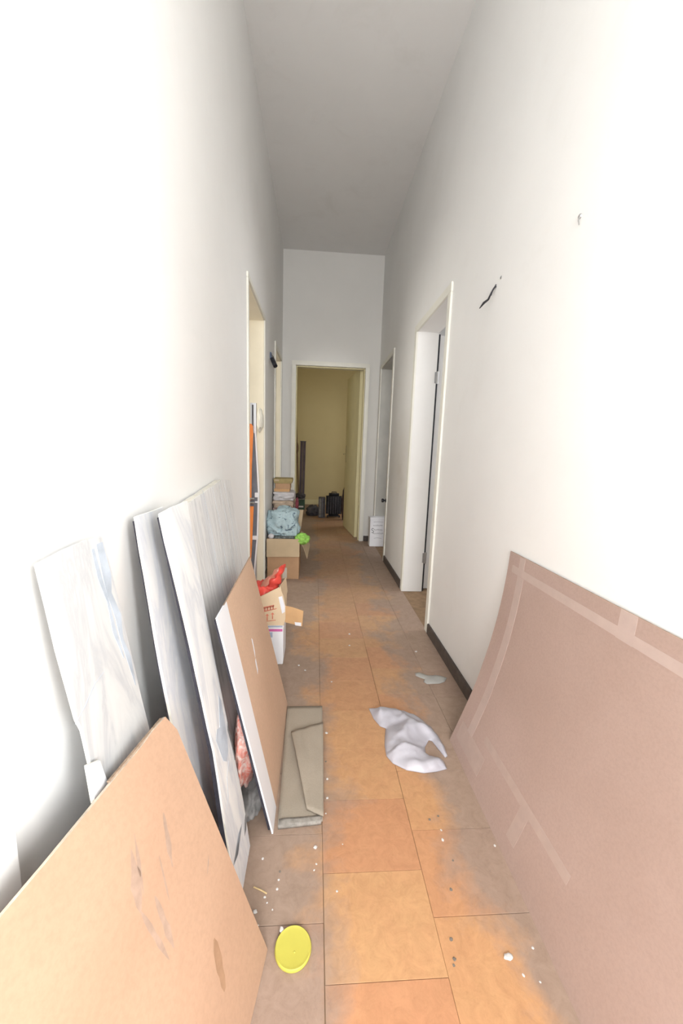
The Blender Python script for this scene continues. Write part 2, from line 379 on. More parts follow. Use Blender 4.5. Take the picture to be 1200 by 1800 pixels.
for cx0, cx1, ph in cols:
    k = math.ceil((-0.6 - ph) / PY)
    while True:
        ya, yb = ph + k * PY, ph + (k + 1) * PY - 0.0012; k += 1
        if ya > 7.8: break
        yb = min(yb, 7.83)
        if yb - ya < 0.03: continue
        jx = random.uniform(-0.0005, 0.0005)
        t = bpy.data.objects.new('tile', tile_mesh(cx1 - cx0 + 0.0016, yb - ya)); COL.objects.link(t)
        t.location = ((cx0 + cx1) / 2 + jx, (ya + yb) / 2, random.uniform(-0.0004, 0.0002)); t.rotation_euler.z = random.uniform(-0.0015, 0.0015)
        t.parent = floor

# side rooms and the end room
def room(prefix, xa, xb, ya, yb, skip, mat):
    t = 0.1
    if 'left' not in skip:
        bm = bmesh.new(); add_box(bm, xa - t, xa, ya, yb, 0, CEIL); struct('wall_%s_left' % prefix, bm, mat)
    if 'right' not in skip:
        bm = bmesh.new(); add_box(bm, xb, xb + t, ya, yb, 0, CEIL); struct('wall_%s_right' % prefix, bm, mat)
    if 'near' not in skip:
        bm = bmesh.new(); add_box(bm, xa, xb, ya - t, ya, 0, CEIL); struct('wall_%s_near' % prefix, bm, mat)
    if 'far' not in skip:
        bm = bmesh.new(); add_box(bm, xa, xb, yb, yb + t, 0, CEIL); struct('wall_%s_far' % prefix, bm, mat)
room('end_room', -0.42, 2.1, D + TD, 7.85, ('near',), 'yellow')
room('side_room', -2.1, XL - TL, 1.5, 4.55, ('right',), 'wall')
room('near_room', XR + TR, 2.4, -1.8, 1.15, ('left',), 'wall')
room('right_room', XR + TR, 2.4, 1.3, 4.60, ('left',), 'wall')
bm = bmesh.new(); add_box(bm, -0.42, 2.1, 7.832, 7.85, 0, 0.10); struct('baseboard_end_room', bm, 'leaf_yellow')
bm = bmesh.new(); add_box(bm, XR + TR, 2.1, D + TD - 0.03, D + TD, 0, CEIL); struct('wall_end_room_near', bm, 'yellow')

# skirting boards
def skirting(name, segs, x0, x1):
    bm = bmesh.new()
    for ya, yb in segs: add_box(bm, x0, x1, ya, yb, 0.0, 0.066, bev=0.003)
    return struct(name, bm, 'baseboard')
skirting('baseboard_right', [(YB, -1.55), (-0.25, 2.20), (2.98, 3.765), (4.55, D - 0.0)], XR - 0.013, XR)
skirting('baseboard_left', [(0.48, 2.345), (3.135, 3.82)], XL, XL + 0.013)
bm = bmesh.new(); add_box(bm, 0.61, XR - 0.014, D - 0.013, D, 0, 0.066); struct('baseboard_far', bm, 'baseboard')

# door frames
def casing_y(name, x, sgn, y0, y1, zt, w=0.05, p=0.012, mat='trim'):
    """frame round an opening in a wall that runs along y; sgn = side the corridor lies on"""
    fr = obj(name, bmesh.new(), 'trim'); fr['kind'] = 'structure'
    a, b = sorted((x, x + sgn * p))
    for nm, d in (('jamb_casing', (a, b, y0 - w, y0, 0, zt)), ('jamb_casing', (a, b, y1, y1 + w, 0, zt)), ('head_casing', (a, b, y0 - w, y1 + w, zt, zt + w))):
        box_obj(nm, d, mat, fr, 0.002)
    return fr
casing_y('trim_1', XL, 1, *LD[0], w=0.03, p=0.010); casing_y('trim_2', XL, 1, *LD[1], w=0.045); casing_y('trim_3', XR, -1, *RD[1]); t4 = casing_y('trim_4', XR, -1, *RD[2], w=0.045)
casing_y('trim_5', XL, 1, -0.45, 0.428, 2.04, w=0.045, p=0.016, mat='wall')
bm = bmesh.new(); add_box(bm, XL, XL + 0.006, -0.448, 0.426, 0.008, 2.038); struct('door_4', bm, 'leaf')
fr = obj('trim_6', bmesh.new(), 'trim'); fr['kind'] = 'structure'
for nm, d in (('jamb_casing', (FD[0] - 0.048, FD[0], D - 0.02, D, 0, FD[2])), ('jamb_casing', (FD[1], FD[1] + 0.048, D - 0.02, D, 0, FD[2])), ('head_casing', (FD[0] - 0.048, FD[1] + 0.048, D - 0.02, D, FD[2], FD[2] + 0.048))):
    box_obj(nm, d, 'trim', fr, 0.003)
# thin dark reveal line inside the far frame: the rebate the leaf closes on
for nm, d in (('door_stop', (FD[0], FD[0] + 0.012, D + 0.03, D + 0.07, 0, FD[2] - 0.012)), ('door_stop', (FD[1] - 0.012, FD[1], D + 0.03, D + 0.07, 0, FD[2] - 0.012)), ('door_stop', (FD[0], FD[1], D + 0.03, D + 0.07, FD[2] - 0.012, FD[2]))):
    box_obj(nm, d, 'leaf_yellow', fr, 0.001)

# linings inside the left openings
for nm, (ya, yb, zt) in (('trim_1', LD[0]), ('trim_2', LD[1])):  # cream painted
    p_ = bpy.data.objects[nm]
    for d_ in ((XL - TL, XL, yb - 0.006, yb, 0, zt), (XL - TL, XL, ya, ya + 0.006, 0, zt), (XL - TL, XL, ya + 0.006, yb - 0.006, zt - 0.006, zt)):
        box_obj('jamb_lining', d_, 'lining', p_, 0)
p_ = bpy.data.objects['trim_4']; ya, yb, zt = RD[2]
for d_ in ((XR, XR + TR, yb - 0.006, yb, 0, zt), (XR, XR + TR, ya, ya + 0.006, 0, zt), (XR, XR + TR, ya + 0.006, yb - 0.006, zt - 0.006, zt)):
    box_obj('jamb_lining', d_, 'grey_lining', p_, 0)
box_obj('gap_shade_strip', (XR + TR + 0.0005, XR + TR + 0.013, RD[1][1] + 0.004, RD[1][1] + 0.046, 0.004, 1.965), 'black', bpy.data.objects['trim_3'], 0)  # black strip added as the shade in the gap between jamb and leaf
# door leaves
def leaf(name, hinge, end, h, t, mat):
    a, b = Vector(hinge), Vector(end); d = (b - a).normalized(); n = Vector((-d.y, d.x, 0))
    bm = bmesh.new()
    add_prism(bm, [a + Vector((0, 0, 0.008)), b + Vector((0, 0, 0.008)), b + Vector((0, 0, h)), a + Vector((0, 0, h))], n * t)
    o = obj(name, bm, mat); o['kind'] = 'structure'
    return o, d, n
dl, dd, dn = leaf('door_1', (0.552, 4.835, 0), (0.462, 5.60, 0), 2.09, 0.04, 'leaf_yellow')
hp = Vector((0.462, 5.60, 1.06)) - dd * 0.07
bm = bmesh.new(); add_prism(bm, [hp + dn * 0.041 + dd * 0.02 + Vector((0, 0, -0.12)), hp + dn * 0.041 - dd * 0.02 + Vector((0, 0, -0.12)), hp + dn * 0.041 - dd * 0.02 + Vector((0, 0, 0.12)), hp + dn * 0.041 + dd * 0.02 + Vector((0, 0, 0.12))], dn * 0.004)
obj('handle_plate', bm, 'brass', dl)
bm = bmesh.new(); add_tube(bm, [hp + dn * 0.043, hp + dn * 0.075, hp + dn * 0.085 - dd * 0.03, hp + dn * 0.085 - dd * 0.11], 0.009)
obj('door_handle', bm, 'brass', dl)
# right-hand leaf, swung into its room, hung on the far jamb
dr, dd, dn = leaf('door_2', (XR + TR + 0.022, 2.975, 0), (XR + TR + 0.66, 3.02, 0), 1.97, 0.04, 'leaf')
for z in (0.28, 1.66):
    bm = bmesh.new(); add_tube(bm, [(XR + TR + 0.012, 2.925 + 0.0, z - 0.045), (XR + TR + 0.012, 2.925, z + 0.045)], 0.008, 8)
    add_box(bm, XR + TR - 0.012, XR + TR + 0.008, 2.9225, 2.9245, z - 0.04, z + 0.04)
    obj('hinge', bm, 'steel', dr)
# second right door: leaf swung into the room on the far jamb, its knob
dk, dd, dn = leaf('door_3', (XR + TR + 0.02, 4.50, 0), (XR + TR + 0.66, 4.46, 0), 2.02, 0.04, 'leaf')
bm = bmesh.new(); add_lathe(bm, [(0, 0), (0.020, 0.0), (0.020, 0.004), (0.009, 0.006), (0.009, 0.018), (0.017, 0.024), (0.021, 0.033), (0.017, 0.043), (0, 0.046)], 20)
bmesh.ops.rotate(bm, verts=bm.verts, cent=(0, 0, 0), matrix=Matrix.Rotation(-math.pi / 2, 3, 'Y'))
bmesh.ops.translate(bm, verts=bm.verts, vec=(XR - 0.012, 3.79, 0.625))
obj('door_knob', bm, 'black', t4)

# ------------------------------------------------------------------ marble slabs leaning on the left wall
def rough_outline(pts, step=0.06, jit=0.0016, seed=1):
    rnd = random.Random(seed); out = []
    for i, p in enumerate(pts):
        q = pts[(i + 1) % len(pts)]; n = max(1, int(math.dist(p, q) / step))
        for k in range(n):
            t = k / n; a = p[0] + (q[0] - p[0]) * t; b = p[1] + (q[1] - p[1]) * t
            j = jit if k else 0
            out.append((a + rnd.uniform(-j, j), b + (rnd.uniform(-j, j) if k else 0)))
    return out
class Lean:
    """a plane leaning on the left wall: x runs from xb at the floor to xt at height zt"""
    def __init__(s, xt, zt, xb): s.xt, s.zt, s.xb = xt, zt, xb; s.n = Vector((zt, 0, xb - xt)).normalized()
    def at(s, y, z, off=0.0): return Vector((s.xb + (s.xt - s.xb) * z / s.zt, y, z)) + s.n * off
def slab(name, pl, outline, t, mat, label, cat='slab', seed=1, jit=0.0016, bev=0.002, group=None, edge='marble_edge'):
    bm = bmesh.new(); pts = rough_outline(outline, seed=seed, jit=jit)
    add_prism(bm, [pl.at(y, z + t * 0.2 * (z < 0.01)) for y, z in pts], -pl.n * t, 0, 1)
    front = [e for e in bm.edges if len(e.link_faces) == 2 and {f.material_index for f in e.link_faces} == {0, 1}]
    if bev: bmesh.ops.bevel(bm, geom=front, offset=bev, segments=1, affect='EDGES')
    o = obj(name, bm, [mat, edge]); tag(o, label, cat, group); return o
def lift(o, c):
    lo = min((o.matrix_world @ v.co).z for v in o.data.vertices); o.data.transform(Matrix.Translation((0, 0, -lo + 0.0005))); return o
pA = Lean(-0.380, 0.935, -0.274); pB = Lean(-0.376, 0.95, -0.235); pC = Lean(-0.335, 0.953, -0.158); pD = Lean(-0.372, 0.955, -0.215)
sA = lift(slab('marble_slab', pA, [(0.55, 0.0), (0.765, 0.0), (0.744, 0.511), (0.722, 0.749), (0.705, 0.934), (0.66, 0.938), (0.538, 0.932), (0.544, 0.80), (0.550, 0.683), (0.561, 0.66), (0.560, 0.612), (0.559, 0.45)], 0.006, 'marble_a',
     'shorter white marble slab with chipped near edge, nearest the camera behind the orange board', seed=3), 0)
def patch(parent, pl, outline, mat, name, off=0.0006, t=0.0005):
    bm = bmesh.new(); add_prism(bm, [pl.at(y, z, off) for y, z in outline], -pl.n * t); return obj(name, bm, mat, parent)
def vein(parent, pl, path, widths, off=0.0006):
    pts = []
    for (y, z), w in zip(path, widths): pts.append((y - w, z))
    for (y, z), w in reversed(list(zip(path, widths))): pts.append((y + w, z))
    return patch(parent, pl, pts, 'marble_vein', 'vein', off)
vein(sA, pA, [(0.690, 0.925), (0.695, 0.86), (0.692, 0.83), (0.706, 0.78), (0.704, 0.735), (0.716, 0.69), (0.722, 0.63)], [0.010, 0.013, 0.007, 0.010, 0.005, 0.007, 0.001])
vein(sA, pA, [(0.668, 0.92), (0.672, 0.87), (0.683, 0.82), (0.686, 0.76), (0.70, 0.70)], [0.004, 0.006, 0.003, 0.006, 0.001])
vein(sA, pA, [(0.545, 0.682), (0.57, 0.69), (0.605, 0.708), (0.635, 0.712)], [0.001, 0.0014, 0.0014, 0.001], 0.0005)
pA2 = Lean(-0.3725, 0.935, -0.2575)
sA2 = lift(slab('marble_offcut', Lean(-0.371, 0.935, -0.265), [(0.546, 0.0), (0.582, 0.0), (0.578, 0.54), (0.570, 0.60), (0.540, 0.617)], 0.007, 'marble_offcut',
     'narrow white marble offcut propped against the near edge of the shorter chipped slab', 'offcut', seed=5), 0)
sB = lift(slab('marble_slab', pB, [(0.80, 0.0), (0.99, 0.0), (0.985, 0.5), (0.975, 0.948), (0.826, 0.948), (0.803, 0.62)], 0.006, 'marble_b',
     'grey-white marble slab mostly hidden, second from the camera behind the blue-patched slab', seed=8), 0)
sC = lift(slab('marble_slab', pC, [(0.790, 0.113), (0.806, 0.055), (0.818, 0.0), (0.93, 0.0), (0.952, 0.12), (0.97, 0.45), (0.99, 0.70), (1.034, 0.957), (0.93, 0.957), (0.848, 0.953), (0.851, 0.70), (0.842, 0.375)], 0.005, 'marble_c',
     'tall white marble slab with blue-grey patch low down and broken bottom corner', seed=12), 0)
patch(sC, pC, [(0.865, 0.385), (0.885, 0.40), (0.905, 0.39), (0.925, 0.42), (0.945, 0.455), (0.955, 0.43), (0.945, 0.38), (0.94, 0.335), (0.925, 0.305), (0.90, 0.295), (0.88, 0.315), (0.872, 0.35)], 'marble_vein', 'vein')
vein(sC, pC, [(0.83, 0.22), (0.86, 0.23), (0.88, 0.27), (0.915, 0.285)], [0.001, 0.0014, 0.0012, 0.0008])
vein(sC, pC, [(0.80, 0.10), (0.84, 0.085), (0.87, 0.11), (0.905, 0.10)], [0.001, 0.0014, 0.0012, 0.0008])
patch(sC, pC, [(0.952, 0.345), (0.962, 0.36), (0.966, 0.30), (0.962, 0.245), (0.955, 0.25), (0.957, 0.29)], 'stain_dark', 'dirt_mark')
patch(sC, pC, [(0.905, 0.062), (0.93, 0.085), (0.944, 0.088), (0.944, 0.07), (0.925, 0.06)], 'stain_dark', 'dirt_mark')
sD = lift(slab('marble_slab', pD, [(1.01, 0.0), (1.64, 0.0), (1.66, 0.45), (1.721, 0.955), (1.577, 0.971), (1.16, 0.934), (1.01, 0.925), (1.005, 0.45)], 0.032, 'marble_d',
     'widest white marble slab with fine grain lines, furthest from the camera beside the tan board', seed=17), 0)
for y0 in (1.30, 1.42, 1.52, 1.60):
    vein(sD, pD, [(y0, 0.955), (y0 + 0.012, 0.82), (y0 - 0.004, 0.70), (y0 + 0.014, 0.56)], [0.001, 0.0018, 0.001, 0.0006], 0.0005)

def gap_shade(parent, pl, near, far, t0, t1, face_t, mat='gap_black'):
    """dark layer added behind a slab in place of the shaded gap: thick at the foot (t0), thin at the top (t1)"""
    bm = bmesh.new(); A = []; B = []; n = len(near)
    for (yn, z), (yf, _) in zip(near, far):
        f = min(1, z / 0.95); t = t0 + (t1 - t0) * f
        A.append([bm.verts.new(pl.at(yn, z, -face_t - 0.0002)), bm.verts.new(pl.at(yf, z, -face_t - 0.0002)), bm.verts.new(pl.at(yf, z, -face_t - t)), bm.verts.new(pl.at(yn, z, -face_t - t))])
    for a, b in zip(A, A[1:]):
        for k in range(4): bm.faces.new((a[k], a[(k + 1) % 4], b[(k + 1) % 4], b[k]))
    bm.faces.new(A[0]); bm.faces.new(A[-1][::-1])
    o = obj('gap_shade_layer', bm, mat, parent); o['label'] = 'dark added layer standing in for the shaded gap behind'; return o
M['gap_black'] = simple('painted_gap_shade', (0.035, 0.034, 0.045), 0.9, 0.3, 40)  # near-black colour standing in for shade in the gaps behind slabs and board
gap_shade(sC, pC, [(0.812, 0.035), (0.788, 0.113), (0.840, 0.375), (0.849, 0.70), (0.847, 0.945)], [(0.935, 0.035), (0.958, 0.113), (0.972, 0.375), (0.994, 0.70), (1.034, 0.945)], 0.012, 0.0025, 0.005)
gap_shade(sB, pB, [(0.80, 0.02), (0.80, 0.30), (0.803, 0.62), (0.824, 0.94)], [(0.98, 0.02), (0.98, 0.30), (0.98, 0.62), (0.97, 0.94)], 0.004, 0.0015, 0.006)
# ------------------------------------------------------------------ the orange board in front, leaning on the slab
P0 = Vector((-0.082, 0.699, 0.0)); d = Vector((-0.169, -0.986, 0)).normalized(); top = Vector((-0.284, 0.734, 0.563)); h = top - P0
nb = d.cross(h).normalized()
if nb.x < 0: nb = -nb
bm = bmesh.new(); Ls = 0.66
edge_pts = [P0, P0 + h * 0.55 + d * 0.002, P0 + h * 0.93 + d * 0.004, P0 + h * 0.965 + d * 0.012, P0 + h * 1.0 + d * 0.020]
edge_pts += [P0 + h * (1.0 + random.uniform(-0.003, 0.003)) + d * s for s in (0.06, 0.10, 0.16, 0.22, 0.30, 0.38, 0.46, 0.55)] + [P0 + h + d * Ls, P0 + d * Ls]
add_prism(bm, edge_pts, -nb * 0.006, 0, 1)
ob = obj('hardboard_sheet', bm, ['orange_board', 'pale_edge']); tag(ob, 'orange-brown hardboard panel with grey scuffs leaning at the bottom left corner', 'board'); lift(ob, 0)
ob_up = ob
def bp(s, t, off): return P0 + d * s + h * t + nb * off + Vector((0, 0, 0.001))
def scuff(s0, t0, s1, t1, w, mat='scratch', name='scuff_mark'):
    n = 6; rnd = random.Random(int(s0 * 1e4)); a = []; b = []
    for k in range(n + 1):
        f = k / n; ww = w * (0.2 + math.sin(f * math.pi)) * rnd.uniform(0.5, 1.2); s = s0 + (s1 - s0) * f; t = t0 + (t1 - t0) * f
        a.append(bp(s - ww, t, 0.0006)); b.append(bp(s + ww, t, 0.0006))
    bm = bmesh.new(); add_prism(bm, a + b[::-1], -nb * 0.0005); return obj(name, bm, mat, ob_up)
scuff(0.110, 0.79, 0.135, 0.65, 0.006); scuff(0.190, 0.82, 0.215, 0.68, 0.010); scuff(0.175, 0.84, 0.20, 0.70, 0.004)
scuff(0.215, 0.68, 0.205, 0.50, 0.006); scuff(0.185, 0.66, 0.19, 0.50, 0.006); scuff(0.15, 0.72, 0.165, 0.60, 0.002)
scuff(0.052, 0.52, 0.072, 0.49, 0.001, 'stain_dark'); scuff(0.115, 0.34, 0.135, 0.20, 0.014, 'bronze'); scuff(0.405, 0.95, 0.415, 0.83, 0.014, 'bronze')
bm = bmesh.new()   # frayed paper lip along the upper edge
for s in (0.025, 0.05, 0.075, 0.10, 0.125, 0.15):
    add_prism(bm, [bp(s, 1.0 + 0.006, -0.003), bp(s + 0.024, 1.0 + 0.006, -0.003), bp(s + 0.024, 0.988, -0.003), bp(s, 0.988, -0.003)], -nb * 0.006)
obj('frayed_edge', bm, 'board_edge', ob_up)

# ------------------------------------------------------------------ tan board with the white strip
pE = Lean(-0.247, 0.668, -0.0985)
bt = thing('hardboard_sheet', 'tan hardboard panel with a white strip down its near edge, by the grey felt', 'board', (-0.11, 1.25, 0))
bm = bmesh.new(); add_prism(bm, [pE.at(1.012, 0.0), pE.at(1.54, 0.0), pE.at(1.49, 0.678), pE.at(1.035, 0.664)], -pE.n * 0.004, 0, 1); obj('panel', bm, ['tan_board', 'board_edge'], bt)
bm = bmesh.new(); add_prism(bm, [pE.at(0.962, 0.001, 0.0004), pE.at(1.0465, 0.001, 0.0004), pE.at(1.0665, 0.6645, 0.0004), pE.at(0.959, 0.663, 0.0004)], -pE.n * 0.0045, 0, 1); o = obj('edge_strip', bm, ['white_laminate', 'white_laminate'], bt); o['label'] = 'white laminated strip'
gap_shade(bt, pE, [(0.966, 0.012), (0.962, 0.30), (0.961, 0.655)], [(1.50, 0.012), (1.49, 0.30), (1.47, 0.655)], 0.008, 0.004, 0.0048)
patch(bt, pE, [(1.215, 0.405), (1.228, 0.42), (1.235, 0.46), (1.225, 0.47), (1.222, 0.44)], 'white_sticker', 'torn_sticker', 0.001)
patch(bt, pE, [(1.198, 0.355), (1.212, 0.365), (1.218, 0.402), (1.205, 0.398)], 'white_sticker', 'torn_sticker', 0.001)

# ------------------------------------------------------------------ things squeezed between slab and board
o = blob('plastic_bag', (-0.197, 1.15, 0.19), (0.034, 0.13, 0.150), 'pink_bag', seed=4, amp=0.22, freq=2.6, floor=0.062); tag(o, 'crumpled pink and red plastic bag wedged between marble slab and tan board', 'bag')
o = blob('rag', (-0.175, 1.10, 0.026), (0.035, 0.10, 0.025), 'grey_cloth', seed=9, amp=0.3, freq=2.4, floor=0.001); tag(o, 'dusty grey rag on the floor under the pink bag', 'rag')

# ------------------------------------------------------------------ folded felt on the floor
ft = thing('felt_underlay', 'grey-brown felt sheet folded over on the floor beside the tan board', 'felt', (-0.03, 1.25, 0))
def sheet_grid(name, quad, nx, ny, zf, t, mat, parent):
    """quad: four xy corners; zf(u,v) gives the height of the underside"""
    bm = bmesh.new(); top = []; bot = []
    for j in range(ny + 1):
        rt = []; rb = []
        for i in range(nx + 1):
            u, v = i / nx, j / ny
            a = Vector(quad[0]).lerp(Vector(quad[1]), u); b = Vector(quad[3]).lerp(Vector(quad[2]), u); p = a.lerp(b, v); z = zf(u, v)
            rt.append(bm.verts.new((p.x, p.y, z + t))); rb.append(bm.verts.new((p.x, p.y, z)))
        top.append(rt); bot.append(rb)
    for j in range(ny):
        for i in range(nx):
            bm.faces.new((top[j][i], top[j][i + 1], top[j + 1][i + 1], top[j + 1][i])); bm.faces.new((bot[j][i], bot[j + 1][i], bot[j + 1][i + 1], bot[j][i + 1]))
    for i in range(nx):
        bm.faces.new((top[0][i], bot[0][i], bot[0][i + 1], top[0][i + 1])); bm.faces.new((top[ny][i], top[ny][i + 1], bot[ny][i + 1], bot[ny][i]))
    for j in range(ny):
        bm.faces.new((top[j][0], top[j + 1][0], bot[j + 1][0], bot[j][0])); bm.faces.new((top[j][nx], bot[j][nx], bot[j + 1][nx], top[j + 1][nx]))
    return obj(name, bm, mat, parent, True)
nz = lambda u, v, s: noise.noise(Vector((u * 2.5, v * 4, s)))
sheet_grid('lower_sheet', [(-0.088, 0.982), (0.045, 0.992), (0.052, 1.515), (-0.098, 1.515)], 10, 24, lambda u, v: 0.0005 + 0.004 * abs(nz(u, v, 2)), 0.007, 'felt', ft)
sheet_grid('folded_flap', [(-0.004, 1.022), (0.047, 0.996), (0.053, 1.40), (-0.072, 1.345)], 12, 24, lambda u, v: 0.013 + 0.012 * (1 - u) * math.sin(v * 2.9) + 0.006 * abs(nz(u, v, 5)), 0.006, 'felt', ft)
sheet_grid('end_hem', [(-0.086, 0.974), (0.040, 0.984), (0.044, 1.006), (-0.086, 0.998)], 12, 3, lambda u, v: 0.001 + 0.003 * abs(nz(u, v, 8)), 0.010, 'felt_dark', ft)

# ------------------------------------------------------------------ hollow cartons
def carton(root, x0, x1, y0, y1, z0, z1, mat, t=0.004):
    bm = bmesh.new()
    add_box(bm, x0, x1, y0, y0 + t, z0, z1); add_box(bm, x0, x1, y1 - t, y1, z0, z1)
    add_box(bm, x0, x0 + t, y0 + t, y1 - t, z0, z1); add_box(bm, x1 - t, x1, y0 + t, y1 - t, z0, z1); add_box(bm, x0 + t, x1 - t, y0 + t, y1 - t, z0, z0 + t)
    return obj('box_body', bm, mat, root)
def flap(root, pts, thick, mat, name='flap'):
    bm = bmesh.new(); pts = [Vector(p) for p in pts]; n = (pts[1] - pts[0]).cross(pts[2] - pts[0]).normalized(); add_prism(bm, pts, n * thick); return obj(name, bm, mat, root)
def decal(root, pts, mat, name, n=(0, -1, 0), lift_=0.0008):
    n = Vector(n); bm = bmesh.new(); add_prism(bm, [Vector(p) + n * lift_ for p in pts], -n * 0.0006); return obj(name, bm, mat, root)
def rect(x0, x1, z0, z1, y): return [(x0, y, z0), (x1, y, z0), (x1, y, z1), (x0, y, z1)]

# white box with a magenta stripe
wb_ = thing('white_carton', 'white cardboard box with magenta stripe under the tan carton', 'box', (-0.26, 1.94, 0))
wbody = box_obj('box_body', (-0.365, -0.146, 1.856, 2.03, 0.0005, 0.205), 'white_box', wb_, 0.003)
wlid = box_obj('lid', (-0.368, -0.143, 1.853, 2.033, 0.196, 0.222), 'white_box', wb_, 0.003)
decal(wbody, rect(-0.232, -0.150, 0.182, 0.195, 1.856), 'magenta', 'magenta_stripe'); decal(wlid, rect(-0.232, -0.150, 0.206, 0.2135, 1.853), 'lilac', 'grey_stripe')
decal(wbody, rect(-0.228, -0.200, 0.150, 0.178, 1.856), 'lilac', 'printed_mark')

# tan carton on top, flaps open
tc = thing('open_carton', 'open tan carton with red print and raised flaps on the white box', 'box', (-0.25, 1.94, 0.222))
carton(tc, -0.355, -0.142, 1.845, 2.03, 0.2225, 0.335, 'card_tan')
front = flap(tc, [(-0.355, 1.8445, 0.2225), (-0.143, 1.8445, 0.2225), (-0.135, 1.8445, 0.255), (-0.134, 1.8445, 0.325), (-0.148, 1.8445, 0.385), (-0.166, 1.8445, 0.424), (-0.30, 1.8445, 0.352), (-0.355, 1.8445, 0.345)], 0.0045, 'card_tan', 'front_panel')
flap(tc, [(-0.142, 1.846, 0.335), (-0.142, 2.02, 0.335), (-0.150, 2.02, 0.415), (-0.165, 1.85, 0.424)], 0.004, 'card_tan')
flap(tc, [(-0.355, 1.85, 0.335), (-0.355, 2.02, 0.335), (-0.385, 2.02, 0.41), (-0.385, 1.85, 0.41)], 0.004, 'card_tan')
tf = o = flap(tc, [(-0.140, 1.850, 0.325), (-0.137, 1.852, 0.236), (-0.049, 1.835, 0.222), (-0.045, 1.835, 0.303), (-0.10, 1.845, 0.318)], 0.004, 'card_orange', 'torn_flap'); o['label'] = 'torn brown flap sticking out to the right'
decal(tf, [(-0.085, 1.838, 0.226), (-0.055, 1.833, 0.224), (-0.055, 1.833, 0.242), (-0.088, 1.838, 0.243)], 'white_sticker', 'sticker', lift_=0.004)
decal(front, [(-0.151, 1.840, 0.285), (-0.138, 1.840, 0.295), (-0.138, 1.840, 0.325), (-0.152, 1.840, 0.378), (-0.170, 1.840, 0.372)], 'white_sticker', 'white_tape')
# faded red print: slanted block with lettering gaps, arrows under it
def red(pts): return decal(front, [((x + 0.252) * 1.3 - 0.243, 1.840, (z - 0.28) * 1.15 + 0.288) for x, z in pts], 'red_print', 'red_print')
red([(-0.252, 0.300), (-0.212, 0.310), (-0.212, 0.318), (-0.252, 0.308)]); red([(-0.252, 0.284), (-0.206, 0.298), (-0.200, 0.303), (-0.252, 0.289)])
for k in range(4):
    x = -0.250 + k * 0.0105; z = 0.288 + k * 0.003; red([(x, z), (x + 0.005, z + 0.001), (x + 0.005, z + 0.017), (x, z + 0.016)])
for x, z in ((-0.238, 0.246), (-0.218, 0.252)):
    red([(x - 0.002, z), (x + 0.002, z), (x + 0.002, z + 0.022), (x - 0.002, z + 0.022)]); red([(x - 0.007, z + 0.022), (x + 0.007, z + 0.022), (x, z + 0.031)])
red([(-0.246, 0.240), (-0.206, 0.246), (-0.206, 0.249), (-0.246, 0.243)])

# red plastic bag stuffed in it
rb = thing('red_plastic_bag', 'glossy red plastic bag sticking out of the open tan carton', 'bag', (-0.25, 1.95, 0.30))
blob('bag_body', (-0.255, 1.945, 0.335), (0.075, 0.065, 0.075), 'red_plastic', rb, 2, 0.28, 2.6)
def crinkled(name, path, r0, tp, mat, seed):
    bm = bmesh.new(); pth = dense(path, 8); n = len(pth); tt = [tp[0] + (tp[1] - tp[0]) * k / (n - 1) for k in range(n)]
    add_tube(bm, pth, r0, 18, taper=tt); o_ = Vector((seed, seed * 2, 1))
    for v in bm.verts:
        q = v.co * 34 + o_; v.co += Vector((noise.noise(q), 0.6 * noise.noise(q + Vector((3, 3, 3))), noise.noise(q + Vector((7, 1, 4))))) * 0.016
    return obj(name, bm, mat, rb, True)
crinkled('twisted_neck', [(-0.235, 1.93, 0.36), (-0.205, 1.92, 0.41), (-0.180, 1.915, 0.46), (-0.152, 1.91, 0.512)], 0.030, (1.0, 0.45), 'red_plastic', 3)
crinkled('folded_side', [(-0.285, 1.935, 0.355), (-0.250, 1.925, 0.395), (-0.215, 1.92, 0.445), (-0.165, 1.915, 0.500)], 0.027, (1.1, 0.3), 'red_brown', 8)

# big cardboard box with clothes
cb = thing('cardboard_box', 'brown cardboard box full of clothes with its flaps folded out', 'box', (-0.26, 3.38, 0))
cbody = carton(cb, -0.392, -0.125, 3.195, 3.57, 0.0005, 0.352, 'card')
o = flap(cb, [(-0.396, 3.186, 0.352), (-0.396, 3.178, 0.198), (-0.121, 3.178, 0.202), (-0.121, 3.186, 0.354)], 0.005, 'card_light', 'front_flap'); o['label'] = 'paler flap folded down over the front'
flap(cb, [(-0.124, 3.20, 0.352), (-0.124, 3.55, 0.352), (-0.070, 3.50, 0.325), (-0.036, 3.45, 0.24), (-0.055, 3.24, 0.17), (-0.09, 3.22, 0.28)], 0.004, 'card_light', 'side_flap')
flap(cb, [(-0.39, 3.566, 0.352), (-0.126, 3.566, 0.352), (-0.106, 3.58, 0.545), (-0.38, 3.58, 0.545)], 0.004, 'card_light', 'rear_flap')
decal(cbody, rect(-0.263, -0.225, 0.006, 0.10, 3.195), 'paper_tape', 'packing_tape')
o = blob('blue_cloth', (-0.270, 3.36, 0.455), (0.122, 0.135, 0.125), 'blue_cloth', seed=6, amp=0.30, freq=1.6, sub=5, flat=0.45, floor=0.372); tag(o, 'bundled pale blue cloth with dark print on top of the cardboard box', 'cloth')
o = blob('green_cloth', (-0.100, 3.22, 0.350), (0.052, 0.040, 0.042), 'green_cloth', seed=11, amp=0.4, freq=2.8); tag(o, 'crumpled lime green cloth hanging over the corner of the cardboard box', 'cloth')
o = blob('dark_cloth', (-0.258, 3.24, 0.35), (0.085, 0.032, 0.028), 'dark_cloth', seed=13, amp=0.2, freq=2.8, lid=0.371); tag(o, 'dark patterned cloth along the front rim of the cardboard box', 'cloth')
